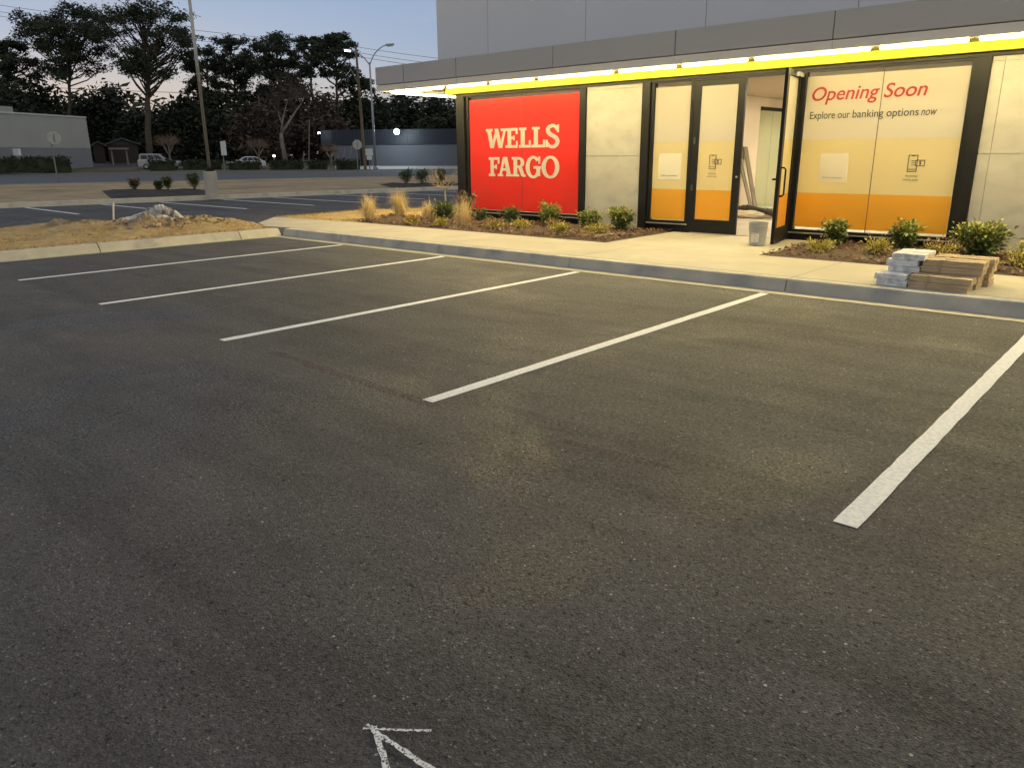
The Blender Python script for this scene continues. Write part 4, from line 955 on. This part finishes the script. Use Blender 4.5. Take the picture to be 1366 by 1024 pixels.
pine(12, 132, 58, 120, 42, 'lower ragged pine at the left edge', 3, ncl=40)
pine(313, 132, 51, 120, 36, 'round topped pine just right of the light pole', 4, ncl=50)
pine(280, 138, 70, 140, 30, 'shorter pine right behind the light pole', 14, ncl=34)
pine(374, 126, 47, 130, 40, 'broad dense pine in the middle of the pine row', 5, ncl=62)
pine(416, 130, 51, 92, 22, 'slim pine with a bare trunk, second from the street lamp', 6, ncl=30)
pine(449, 122, 47, 98, 31, 'flat topped pine with bare trunk nearest the street lamp', 7, ncl=44)
pine(478, 130, 95, 140, 26, 'low ragged pine behind the utility pole and street lamp', 8, ncl=30)
def wood(u, dist, vtop, rpx, label, seed, m=None, name='evergreen_tree', nq=60, ncl=46, dens=.5, vbot=None):
    rnd = random.Random(seed); base = stand(u, dist); t = thing(name, label, 'tree', base, 'dark understorey trees behind the road')
    top = far(u, vtop, dist).z; R = rpx*dist/1012; h = top-base.z; cr_ = MB(); tr = MB(); tr.tube([base, base+Vector((0, 0, h*.8))], [.28, .06], 6)
    lo = .03 if vbot is None else (far(u, vbot, dist).z-base.z)/h
    for k in range(ncl):
        z = rnd.uniform(lo+.04, .97); q = (1-abs(z-.45)/.58*.55)*R*(1 if z < .6 else sqrt(max(.05, 1-((z-.6)/.42)**2)))
        a = rnd.uniform(0, 2*pi); r = q*sqrt(rnd.random()); c = base+Vector((cos(a)*r, sin(a)*r, z*h))
        tr.tube([base+Vector((0, 0, max(.5, z*h-r*.6))), c], [.06, .02], 4, cap=False)
        cluster(cr_, c, R*.33+.5, nq, dens, rnd, .9)
    tr.build('trunk', M_BARK, t); cr_.build('crown', m or M_EVER, t); return t
W = [(22, 126, 122, 31, 'dark bushy tree over the pale block building roof, leftmost'), (66, 134, 114, 33, 'dark tree behind the left roof of the pale block building'), (128, 140, 128, 33, 'dense dark evergreen right of the pale block building'),
     (160, 142, 122, 31, 'evergreen mass left of the tallest pine trunk'), (192, 136, 156, 27, 'low dark tree at the foot of the tallest pine'), (226, 136, 160, 24, 'low dark tree left of the light pole'), (256, 128, 138, 29, 'dark evergreen right behind the light pole'), (292, 126, 128, 33, 'dark evergreen behind the white signs'),
     (330, 124, 136, 33, 'dark evergreen above the white car'), (356, 134, 126, 29, 'dark evergreen in the middle of the woods'), (474, 128, 142, 33, 'dark evergreen behind the utility pole'), (508, 130, 138, 33, 'dark evergreen above the left of the navy building'), (545, 132, 134, 37, 'dark evergreen above the floodlight'), (586, 130, 132, 37, 'dark evergreen above the right of the navy building'), (628, 132, 128, 40, 'dark evergreen mostly hidden behind the bank corner')]
for i, (u, d, vt, r, lab) in enumerate(W): wood(u, d, vt, r, lab, 100+i)
for i, (u, d, vt, r, lab) in enumerate(((398, 122, 112, 34, 'brownish half bare tree left of the slim pines'), (436, 120, 128, 30, 'brownish bare tree below the flat topped pine'), (350, 119, 140, 34, 'brown brushy tree behind the right hand bare crape myrtle'))):
    wood(u, d, vt, r, lab, 140+i, M_BROWN, 'half_bare_tree', 70, 44, .42)
# a distant tree line closes the horizon
rnd = random.Random(77); b = MB()
for i in range(150):
    u = -330+i*8.6; d = rnd.uniform(165, 215); p = stand(u, d); hh = far(u, rnd.uniform(136, 160), d).z-p.z
    for k in range(7): cluster(b, p+Vector((rnd.gauss(0, 2), rnd.gauss(0, 2), hh*(k+.5)/7)), 4.2, 26, 1.1, rnd, .9)
tag(struct(b.build('far_wood', M_EVER), 'stuff'), 'dark mass of far woods closing the view behind the houses', 'woods')
# pale branching trunk among the woods
t = thing('bare_tree', 'pale forked bare trunk standing among the dark woods right of the white car', 'tree', stand(381, 112)); b = MB(); q0 = Vector(t['_o'])
def P(u, v, d=112): return far(u, v, d)
b.tube([q0, P(376, 190), P(375, 178)], [.36, .28, .24], 8); b.tube([P(375, 180), P(384, 165), P(396, 146), P(402, 138)], [.22, .17, .11, .05], 7); b.tube([P(375, 180), P(377, 160), P(383, 136)], [.18, .12, .05], 7); b.tube([P(378, 172), P(371, 150)], [.1, .04], 6)
b.build('trunk', M_GREYBARK, t, smooth_=True)
rnd = random.Random(12); b = MB()
for e in ((402, 138), (383, 136), (371, 150), (396, 146)):
    for k in range(5): twig(b, P(*e), (rnd.gauss(0, 1), rnd.gauss(0, 1), rnd.uniform(.3, 1.4)), 2.2, .04, 2)
b.build('crown', M_BROWN, t)
# pollarded crape myrtles along the road
for i, (u, d, v, sp_, lab) in enumerate(((226, 104, 176, 12, 'pollarded crape myrtle standing by the parked SUV'), (345, 103, 182, 13, 'pollarded crape myrtle just right of the white car'), (441, 101, 190, 13, 'pollarded crape myrtle in front of the navy building end'))):
    base = stand(u, d); t = thing('crape_myrtle', lab, 'tree', base, 'pollarded crape myrtles along the road'); rnd = random.Random(50+i)
    h = far(u, v, d).z-base.z; R = sp_*d/1012; b = MB()
    b.tube([base, base+Vector((.05, .05, h*.42))], [.13, .11], 7)
    for k in range(5):
        a = k*1.26+i; b.tube([base+Vector((0, 0, h*.38)), base+Vector((cos(a)*R*.45, sin(a)*R*.45, h*.62))], [.08, .07], 6)
    b.build('trunk', M_GREYBARK, t); b = MB()
    for k in range(5):
        a = k*1.26+i
        for j in range(14): twig(b, base+Vector((cos(a)*R*.45, sin(a)*R*.45, h*.62)), (cos(a)*.5+rnd.gauss(0, .4), sin(a)*.5+rnd.gauss(0, .4), rnd.uniform(.6, 1.2)), h*.22, .018, 1)
    b.build('crown', mat('myrtle_twigs', (.22, .15, .11), .9, .3, 3), t)
# clipped hedges
M_HEDGE = mat('hedge_leaves', (.030, .040, .018), .85, .5, 1.5)
def hedge(u0, u1, d, vtop, label, seed, depth=1.6):
    rnd = random.Random(seed); a, c = stand(u0, d), stand(u1, d); h = far((u0+u1)/2, vtop, d).z-a.z; ln = (c-a).length; dr = (c-a)/ln; nn = Vector((-dr.y, dr.x, 0)); b = MB()
    b.obox((a+c)/2+Vector((0, 0, h*.44)), dr*(ln/2-.15), nn*(depth/2-.2), (0, 0, h*.42))
    for k in range(int(ln*130)):
        x, y, z = rnd.uniform(0, ln), rnd.uniform(-1, 1)*depth/2, h*rnd.random()**.6*rnd.uniform(.92, 1.05)
        if abs(y) < depth*.3 and z < h*.75: continue
        p = a+dr*x+nn*y+Vector((0, 0, z)); o = Vector((rnd.gauss(0, 1), rnd.gauss(0, 1), rnd.gauss(0, 1))).normalized(); b.leaf(p, o, (rnd.random(), rnd.random(), 1), .3, .22)
    return tag(b.build('hedge', M_HEDGE, loc=((a+c)/2)), label, 'hedge', 'clipped hedges along the road')
hedge(-40, 94, 101, 209.5, 'long dark hedge in front of the pale block building', 1, 2.5)
hedge(196, 234, 101.5, 213.5, 'dark hedge in front of the silver SUV', 2)
hedge(241, 296, 102.5, 214, 'dark hedge between the SUV and the white signs', 3)
hedge(303, 347, 101, 215.5, 'low dark hedge in front of the white car', 4)
hedge(358, 404, 100, 215, 'dark hedge right of the white car', 5)
hedge(409, 437, 99.5, 215.5, 'short dark hedge left of the last crape myrtle', 6)
hedge(446, 481, 98, 213, 'dark hedge beside the utility pole', 7)

# ------------------------------------------------------------------ background: buildings
def wall_box(b, a, c, depth, z0, z1, away=True):
    """box whose front runs a->c, depth backwards from the camera"""
    d = (c-a).normalized(); nn = Vector((-d.y, d.x, 0))
    if nn.dot(a-Vector(CAM)) < 0: nn = -nn
    m_ = (a+c)/2+nn*depth/2; m_.z = (z0+z1)/2; b.obox(m_, d*(c-a).length/2, nn*depth/2, (0, 0, (z1-z0)/2)); return d, nn
pa, pc = far(-75, 211, 96), far(123, 211, 111); pa.z = pc.z = 0
ps = pa.lerp(pc, .467)
pb = thing('block_building', 'pale windowless commercial block building with a grey lower band across the road', 'building', (pc.x, pc.y, .7))
b = MB(); wall_box(b, pa, pc, 14, .2, 2.74); b.build('lower_wall', mat('grey_block_wall', (.23, .24, .26), .9, .05, .6), pb)
b = MB(); d_, n_ = wall_box(b, pa+Vector((0, 0, 0)), pc, 13.9, 2.76, 6.25); b.build('upper_wall', mat('pale_stucco', (.40, .40, .365), .9, .05, .4), pb)
b = MB(); wall_box(b, pa-n_*.08, pc-n_*.08, 14.2, 6.26, 6.44); b.build('roof_coping', mat('coping', (.55, .56, .56), .6, .04, 1), pb)
b = MB(); wall_box(b, pa-n_*.04, ps-n_*.04, 10, 6.2, 6.98); b.build('parapet', mat('pale_stucco', (.4, .4, .36)), pb)
b = MB(); b.obox(far(22.5, 203, 100), d_*.16, n_*.35, (0, 0, .35)); b.build('wall_lamp', M_UPPER, pb)

na, nc = stand(446, 108), stand(690, 104); na.z = nc.z = 0
nb = thing('navy_building', 'low navy metal building with a dark corrugated fascia lit by a floodlight', 'building', (na.x, na.y, .3))
b = MB(); d_, n_ = wall_box(b, na, nc, 9, .1, 2.98); b.build('wall', mat('blue_grey_wall', (.098, .105, .125), .8, .04, .6), nb)
b = MB(); wall_box(b, na-n_*.12-d_*1.6, nc-n_*.12, 9.4, 3.0, 4.9)
ln = (nc-na).length; k = 0
while k*.32 < ln: b.obox(na+d_*(k*.32)-n_*.15+Vector((0, 0, 3.95)), d_*.05, n_*.04, (0, 0, .93)); k += 1
b.build('corrugated_fascia', mat('navy_metal', (.020, .024, .038), .5, .08, .7), nb)
b = MB(); fl = far(531, 175, 103.2); b.obox(fl, d_*.22, n_*.16, (0, 0, .16)); lampo = b.build('floodlight', M_SEAM, nb)
b = MB(); b.tube([fl, fl-n_*.75], .05, 6); b.build('lamp_arm', M_SEAM, nb)
bm = bmesh.new(); bmesh.ops.create_icosphere(bm, subdivisions=3, radius=.36)
me = bpy.data.meshes.new('lamp_lens_glow'); bm.to_mesh(me); bm.free(); me.materials.append(mat('floodlight_lens_glow', (.9, .9, .9), .4, 0, emit=(.80, .95, 1), estr=42))  # globe oversized to include the lamp's glow, set out to light the fascia
o = bpy.data.objects.new('lamp_lens_glow', me); COL.objects.link(o); o.parent = nb; o.location = fl-n_*.95+Vector((0, 0, -.1))-Vector(nb['_o'])
b = MB(); b.obox(far(488, 210, 107), d_*.6, n_*.4, (0, 0, 1.1)); b.build('door', M_BLACK, nb)
b = MB(); b.obox(far(425.5, 177.5, 106.5), (.1, 0, 0), (0, .1, 0), (0, 0, .1)); b.build('corner_lamp', mat('small_lamp', (.9, .9, .9), .4, 0, emit=(.9, .95, 1), estr=14), nb)
# two small houses and a carport deep behind the left driveway
M_ROOF = mat('grey_roof', (.075, .077, .085), .9, .1, 1); M_DKWALL = mat('dark_siding', (.05, .035, .032), .9, .1, 1)
def house(u0, u1, d, v_eave, v_ridge, label):
    a, c = stand(u0, d), stand(u1, d); base = (a+c)/2; ze, zr = far((u0+u1)/2, v_eave, d).z, far((u0+u1)/2, v_ridge, d).z
    t = thing('house', label, 'house', base); b = MB(); a0, c0 = Vector((a.x, a.y, 0)), Vector((c.x, c.y, 0)); d_, n_ = wall_box(b, a0, c0, 9, base.z-.3, ze); b.build('wall', M_DKWALL, t)
    b = MB(); A = a0-n_*.4-d_*.4; C = c0-n_*.4+d_*.4; M = (A+C)/2
    for k in (0, 1):
        p, q = (A, M) if k == 0 else (C, M)
        for s_, dz in ((1, 0), (1, .18)): b.face([p+Vector((0, 0, ze-.1+dz)), q+Vector((0, 0, zr+dz)), q+n_*9.8+Vector((0, 0, zr+dz)), p+n_*9.8+Vector((0, 0, ze-.1+dz))])
        b.face([p+Vector((0, 0, ze-.1)), q+Vector((0, 0, zr)), q+Vector((0, 0, zr+.18)), p+Vector((0, 0, ze+.08))])
    b.face([A+n_*.5+Vector((0, 0, ze-.1)), C+n_*.5+Vector((0, 0, ze-.1)), M+n_*.5+Vector((0, 0, zr-.02))]); b.build('roof', M_ROOF, t)
house(126, 141, 121, 195, 190, 'small dark house with a low grey gable next to the pale block building')
house(146, 186, 121, 193, 185.5, 'dark house with a wider grey gable roof behind the white carport')
cpo = thing('carport', 'white posted carport standing in front of the dark house', 'carport', stand(160, 114)); b = MB()
zt_c = far(160, 199.5, 114).z
A, C = stand(150, 114), stand(170, 114); dd = (C-A).normalized(); nn = Vector((-dd.y, dd.x, 0))
for q in (A, C):
    for k in (0, 4):
        pp = MB(); pp.obox(Vector((q.x, q.y, (q.z+zt_c)/2))+nn*k, dd*.09, nn*.09, (0, 0, (zt_c-q.z)/2)); pp.build('post', mat('white_trim', (.20, .20, .19), .7, .05, 1), cpo)
b.obox(Vector(((A.x+C.x)/2, (A.y+C.y)/2, zt_c+.1))+nn*2, dd*((C-A).length/2+.3), nn*2.4, (0, 0, .1)); b.build('roof', MATS['white_trim'], cpo)

# ------------------------------------------------------------------ background: vehicles
M_TYRE = mat('tyre', (.02, .02, .02), .9); M_RIM = mat('wheel_rim', (.4, .4, .41), .35, .05, metallic=.8); M_CARGLASS = mat('car_glass', (.03, .035, .045), .08, .05, spec=.6)
def car(name, label, pos, heading, paint, prof, cab, wid, wheels, lamps=True):
    """side outline prof (x along, z up) extruded across with rounded shoulders, cab = greenhouse outline"""
    t = thing(name, label, 'car', pos); ca, sa = cos(heading), sin(heading); o = Vector(pos)
    def W3(x, y, z): return (o.x+x*ca-y*sa, o.y+x*sa+y*ca, o.z+z)
    def loft(b, outline, secs):
        n_ = len(outline); i0 = len(b.v); cx = sum(p[0] for p in outline)/n_; zlo = min(p[1] for p in outline); zhi = max(p[1] for p in outline)
        for y, inset, sx in secs:
            for x, z in outline: b.v.append(W3(cx+(x-cx)*sx, y, z-inset*(z-zlo)/(zhi-zlo)))
        for s_ in range(len(secs)-1):
            for k in range(n_): b.f.append((i0+s_*n_+k, i0+s_*n_+(k+1) % n_, i0+(s_+1)*n_+(k+1) % n_, i0+(s_+1)*n_+k)); b.k.append(b.mi)
        b.f.append(tuple(i0+n_-1-k for k in range(n_))); b.k.append(b.mi); e = i0+(len(secs)-1)*n_; b.f.append(tuple(e+k for k in range(n_))); b.k.append(b.mi)
    h = wid/2
    b = MB(); loft(b, prof, [(-h, .10, .97), (-h*.93, .03, .99), (-h*.7, 0, 1), (h*.7, 0, 1), (h*.93, .03, .99), (h, .10, .97)]); b.build('body', paint, t, smooth_=False)
    b = MB(); loft(b, cab, [(-h*.80, .04, .92), (-h*.72, 0, .97), (h*.72, 0, .97), (h*.80, .04, .92)]); b.build('roof', paint, t)
    # glazing on both sides, front and back, a few millimetres proud
    zlo, zhi = cab[0][1], max(p[1] for p in cab); c0, c1 = cab[0], cab[-1]; tps = [p for p in cab if p[1] > zhi-.12]; f0, f1 = tps[0][0], tps[-1][0]
    cx = sum(p[0] for p in cab)/len(cab)
    for s_ in (-1, 1):
        b = MB()
        for u0, u1 in ((.05, .34), (.37, .64), (.67, .93)):
            q = []
            for u, v in ((u0, .12), (u1, .12), (u1, .82), (u0, .82)):
                xl = c0[0]+(f0-c0[0])*v; xr = c1[0]+(f1-c1[0])*v; x = cx+((xl+(xr-xl)*u)-cx)*.90; q.append(W3(x, s_*(h*.80+.012), zlo+(zhi-zlo-.04)*v))
            b.face(q)
        b.build('side_window', M_CARGLASS, t)
    for e0, e1, nm, sg in ((c0, tps[0], 'rear_window', -1), (c1, tps[-1], 'windscreen', 1)):
        b = MB(); q = []
        for s_, v in ((-.62, .12), (.62, .12), (.55, .85), (-.55, .85)): q.append(W3(cx+((e0[0]+(e1[0]-e0[0])*v)-cx)*.985+sg*.05, s_*h, zlo+(zhi-zlo)*v+.03))
        b.face(q); b.build(nm, M_CARGLASS, t)
    for x in wheels:
        for s_ in (-1, 1):
            b = MB(); b.tube([W3(x, s_*(h-.2), .33), W3(x, s_*(h+.01), .33)], .33, 20); wo_ = b.build('wheel', M_TYRE, t)
            b = MB(); b.tube([W3(x, s_*(h+.0), .33), W3(x, s_*(h+.02), .33)], .2, 14); b.build('rim', M_RIM, wo_)
    xe0, xe1 = min(p[0] for p in prof), max(p[0] for p in prof); zl = max(p[1] for p in prof)
    for s_ in (-1, 1):
        b = MB(); b.obox(W3(xe0+.02, s_*h*.78, zl*.80), Vector((ca, sa, 0))*.06, Vector((-sa, ca, 0))*.13, (0, 0, .10)); b.build('tail_light', mat('tail_lens', (.30, .02, .02), .3), t)
        b = MB(); b.obox(W3(xe1-.03, s_*h*.76, zl*.74), Vector((ca, sa, 0))*.06, Vector((-sa, ca, 0))*.18, (0, 0, .08)); b.build('headlight', mat('lamp_glass', (.7, .7, .72), .15), t)
        b = MB(); b.obox(W3(c1[0]-.15, s_*(h+.07), zlo+.1), Vector((ca, sa, 0))*.06, Vector((-sa, ca, 0))*.09, (0, 0, .07)); b.build('door_mirror', paint, t)
    for x, nm in ((xe0-.03, 'rear_bumper'), (xe1+.03, 'front_bumper')):
        b = MB(); b.obox(W3(x, 0, .48), Vector((ca, sa, 0))*.07, Vector((-sa, ca, 0))*h*.92, (0, 0, .12)); b.build(nm, M_SEAM, t)
    return t
SUVP = [(-2.35, .35), (-2.38, .9), (-2.3, 1.12), (.95, 1.12), (2.1, .98), (2.3, .82), (2.33, .38)]
SUVC = [(-2.28, 1.10), (-2.15, 1.72), (-1.8, 1.80), (.1, 1.78), (.35, 1.68), (1.1, 1.10)]
SEDP = [(-2.2, .32), (-2.24, .72), (-2.1, .93), (1.0, .95), (2.0, .80), (2.2, .62), (2.22, .32)]
SEDC = [(-2.0, .92), (-1.45, 1.30), (-1.0, 1.43), (-.1, 1.45), (.35, 1.36), (1.15, .93)]
aim = atan2(*reversed([c for c in (stand(300, 105)-stand(200, 105))][:2]))
M_SILVER = mat('silver_paint', (.42, .43, .45), .3, .03, metallic=.3, coat=.5); M_WHITEP = mat('white_paint', (.66, .67, .69), .3, .03, coat=.5); M_DARKP = mat('dark_paint', (.03, .032, .035), .3, .03, coat=.5)
car('parked_suv', 'silver SUV parked behind the hedge beside the light pole', stand(213, 105), aim-.25, M_SILVER, SUVP, SUVC, 1.9, (-1.4, 1.45))
car('parked_car', 'white car parked behind the low hedge right of the white signs', stand(328, 104), aim+pi+.1, M_WHITEP, SEDP, SEDC, 1.8, (-1.35, 1.35))
car('parked_car', 'dark car with only its roof showing over the long hedge', stand(42, 104), aim+pi, M_DARKP, [(x, z+.1) for x, z in SEDP], [(x, z+.18) for x, z in SEDC], 1.8, (-1.35, 1.35))

# ------------------------------------------------------------------ background: signs, poles, wires
M_SIGNBACK = mat('sign_back', (.46, .46, .42), .5, .06, 3); M_POST = mat('sign_post', (.22, .21, .19), .7, .1, 3); M_SIGNWHITE = mat('sign_white', (.68, .68, .66), .5, .03, 3); M_GALV = mat('galvanised_steel', (.36, .37, .39), .4, .08, 2, metallic=.5); M_WOODPOLE = mat('wood_pole', (.17, .125, .085), .95, .2, 2, stretch=(3, 3, .3))
def facing(p): d = Vector(CAM)-p; d.z = 0; return d.normalized()
def octsign(u, v, d, rpx, label):
    c = far(u, v, d); base = stand(u, d); t = thing('stop_sign', label, 'road sign', base); f_ = facing(c); r_ = Vector((-f_.y, f_.x, 0)); R = rpx*d/1012; b = MB()
    i = len(b.v); b.prism([(R*cos(pi/8+k*pi/4), R*sin(pi/8+k*pi/4)) for k in range(8)], 0, .03, fn=lambda a, c_, z: tuple(c+r_*a+Vector((0, 0, c_))+f_*(.09-z))); b.build('sign_plate', M_SIGNBACK, t)
    b = MB(); b.tube([base, (base.x, base.y, c.z+R*.85)], .055, 6); b.build('post', M_POST, t)
    b = MB(); b.obox(c+f_*.1, r_*.03, f_*.02, (0, 0, R*.6)); b.build('bracket', M_POST, t)
octsign(72, 184, 62, 7.2, 'grey back of an octagonal stop sign seen against the pale block building')
octsign(476.5, 193, 82, 6.0, 'back of an octagonal stop sign before the navy building left of the utility pole')
def platesign(u, d, plates, label, rot=0, single=None):
    base = stand(u, d); t = thing('road_sign', label, 'road sign', base); f_ = facing(base); r_ = Vector((-f_.y, f_.x, 0))
    if rot: f_ = Matrix.Rotation(rot, 3, 'Z') @ f_; r_ = Matrix.Rotation(rot, 3, 'Z') @ r_
    vt = min(p[1] for p in plates); zt_ = far(u, vt, d).z
    b = MB(); b.tube([base, (base.x, base.y, zt_)], .05, 6); b.build('post', M_POST, t)
    for u0, v0, u1, v1, off in plates:
        c = far((u0+u1)/2, (v0+v1)/2, d); s_ = d/1012; b = MB(); b.obox(c+f_*(.08+off), r_*(u1-u0)/2*s_, f_*.015, (0, 0, (v1-v0)/2*s_)); b.build('sign_plate', M_SIGNWHITE, t)
platesign(298, 92, ((294.5, 190, 297.4, 206, 0), (297.9, 189.5, 301.2, 206, 0)), 'pair of narrow white sign plates on a leaning post left of the white car', .2)
platesign(492.5, 84, ((488, 199, 497, 207, 0), (489.5, 208, 496, 213, .0)), 'white rectangular sign with a smaller plate below it between the poles')
for i, (u, v, d, s_, e, lab) in enumerate(((365.5, 208, 110, .13, 2.0, 'small lit white yard lamp low among the trees right of the white car'), (322, 175.5, 124, .09, 2.2, 'tiny lit window high in the dark trees'))):
    c = far(u, v, d); base = stand(u, d); t = thing('yard_lamp', lab, 'lamp', base); b = MB(); b.obox(c, (s_, 0, 0), (0, s_, 0), (0, 0, s_)); b.build('lamp_globe', mat('yard_lamp_glow_%s' % ('warm', 'cool')[i], (.9, .9, .85), .5, 0, emit=(1, .97, .9), estr=e), t, bevel=.05)
    b = MB(); b.tube([base, (c.x, c.y, c.z-s_)], .05, 6); b.build('post', M_POST, t)
for i, (u0, v0, u1, v1, d, r, lab) in enumerate(((412, 226, 412.5, 160, 101, .07, 'thin pale pole in front of the pines left of the navy building'), (404, 217, 405.5, 202, 103, .09, 'short leaning post by the hedge left of the thin pale pole'), (450, 216, 453.5, 196, 100, .07, 'first leaning prop on the navy building wall'), (456.5, 216, 460.5, 197, 100, .07, 'second leaning prop on the navy building wall'), (466, 217, 469, 195, 100, .07, 'last leaning prop on the navy building wall, next to the stop sign'))):
    a, c = far(u0, v0, d), far(u1, v1, d); a.z = zt(a.x, a.y) if i == 0 else a.z; b = MB(); b.tube([a, c], [r, r*.8], 6); tag(b.build('post', M_GREYBARK, loc=a), lab, 'post')
# wooden utility pole
ub = stand(486.5, 97); ut = far(474.5, 62, 97); t = thing('utility_pole', 'leaning wooden utility pole beside the double armed street lamp', 'utility pole', ub)
b = MB(); b.tube([ub, ub.lerp(ut, .5), ut], [.19, .16, .12], 10); b.build('pole', M_WOODPOLE, t)
f_ = facing(ub); r_ = Vector((-f_.y, f_.x, 0)); b = MB(); ca_ = ub.lerp(ut, .96); b.obox(ca_-r_*.0+f_*.2, r_*.25+f_*1.0, Vector((0, 0, .06)), r_*.06-f_*.01); b.build('crossarm', M_WOODPOLE, t)
b = MB(); b.tube([ub.lerp(ut, .70), far(468, 93, 96.5), far(461, 102, 96)], [.05, .05, .05], 6); b.build('lamp_arm', M_GALV, t); b = MB(); b.obox(far(460, 103, 96), r_*.35, f_*.15, (0, 0, .14)); b.build('lamp_head', M_BLACK, t)
# double armed street lamp
sb = stand(500.5, 96); st_ = far(493, 83.4, 96); t = thing('street_lamp', 'tall galvanised street lamp with two curved arms above the navy building', 'street lamp', sb)
b = MB(); b.tube([sb, sb.lerp(st_, .5), st_], [.17, .13, .09], 12); b.build('pole', M_GALV, t, smooth_=True)
b = MB(); b.lathe([(.3, 0), (.3, .35), (.2, .42)], sb, 12); b.build('base_cover', M_GALV, t)
for (e1, e2, e3), lit in ((((499, 73), (509, 63), (516, 60.4)), False), (((486, 78), (476, 70), (468, 67)), True)):
    q = spl([st_-Vector((0, 0, .3)), far(*e1, 96), far(*e2, 96), far(*e3, 96)], 5); b = MB(); b.tube(q, .06, 8); b.build('lamp_arm', M_GALV, t, smooth_=True)
    hc = far(e3[0]+(4 if not lit else -4.5), e3[1]-.6 if not lit else e3[1]-.4, 96); ad = (Vector(q[-1])-Vector(q[-3])).normalized(); ad.z *= .3; ad.normalize(); sd = ad.cross(Vector((0, 0, 1))).normalized(); b = MB(); b.obox(hc, ad*.5, sd*.2, (0, 0, .09)); h_ = b.build('lamp_head', M_GALV, t, bevel=.03)
    b = MB(); b.obox(hc-Vector((0, 0, .12)), ad*.34, sd*.17, (0, 0, .06)); b.build('lens', mat('street_lamp_lens_lit', (.9, .9, .85), .5, 0, emit=(1, .97, .9), estr=2.0) if lit else M_SIGNBACK, h_)
M_WIRE = mat('power_cable', (.03, .03, .035), .7)
def wire(pts, label, r=.022):
    q = []
    for a, c in zip(pts, pts[1:]):
        A, C = far(*a), far(*c); 
        for k in range(10): u = k/10; p = A.lerp(C, u); p.z -= .35*4*u*(1-u); q.append(p)
    q.append(far(*pts[-1])); b = MB(); b.tube(q, r, 5); tag(b.build('power_line', M_WIRE, loc=q[0]), label, 'cable', 'power lines along the road')
wire(((-90, -6, 118), (474, 62.5, 97), (760, 92, 92)), 'highest power line running across the sky from the utility pole')
wire(((-90, 3, 117), (474, 70, 97), (760, 100, 92)), 'second power line below the top wire')
wire(((-90, 9, 117.5), (474, 75, 97), (760, 107, 92)), 'lowest of the upper power lines across the sky')
wire(((-90, 108, 117), (474, 128, 97), (760, 138, 92)), 'low communication cable crossing in front of the tree trunks', .03)
for o in list(bpy.data.objects):
    if '_o' in o.keys(): del o['_o']
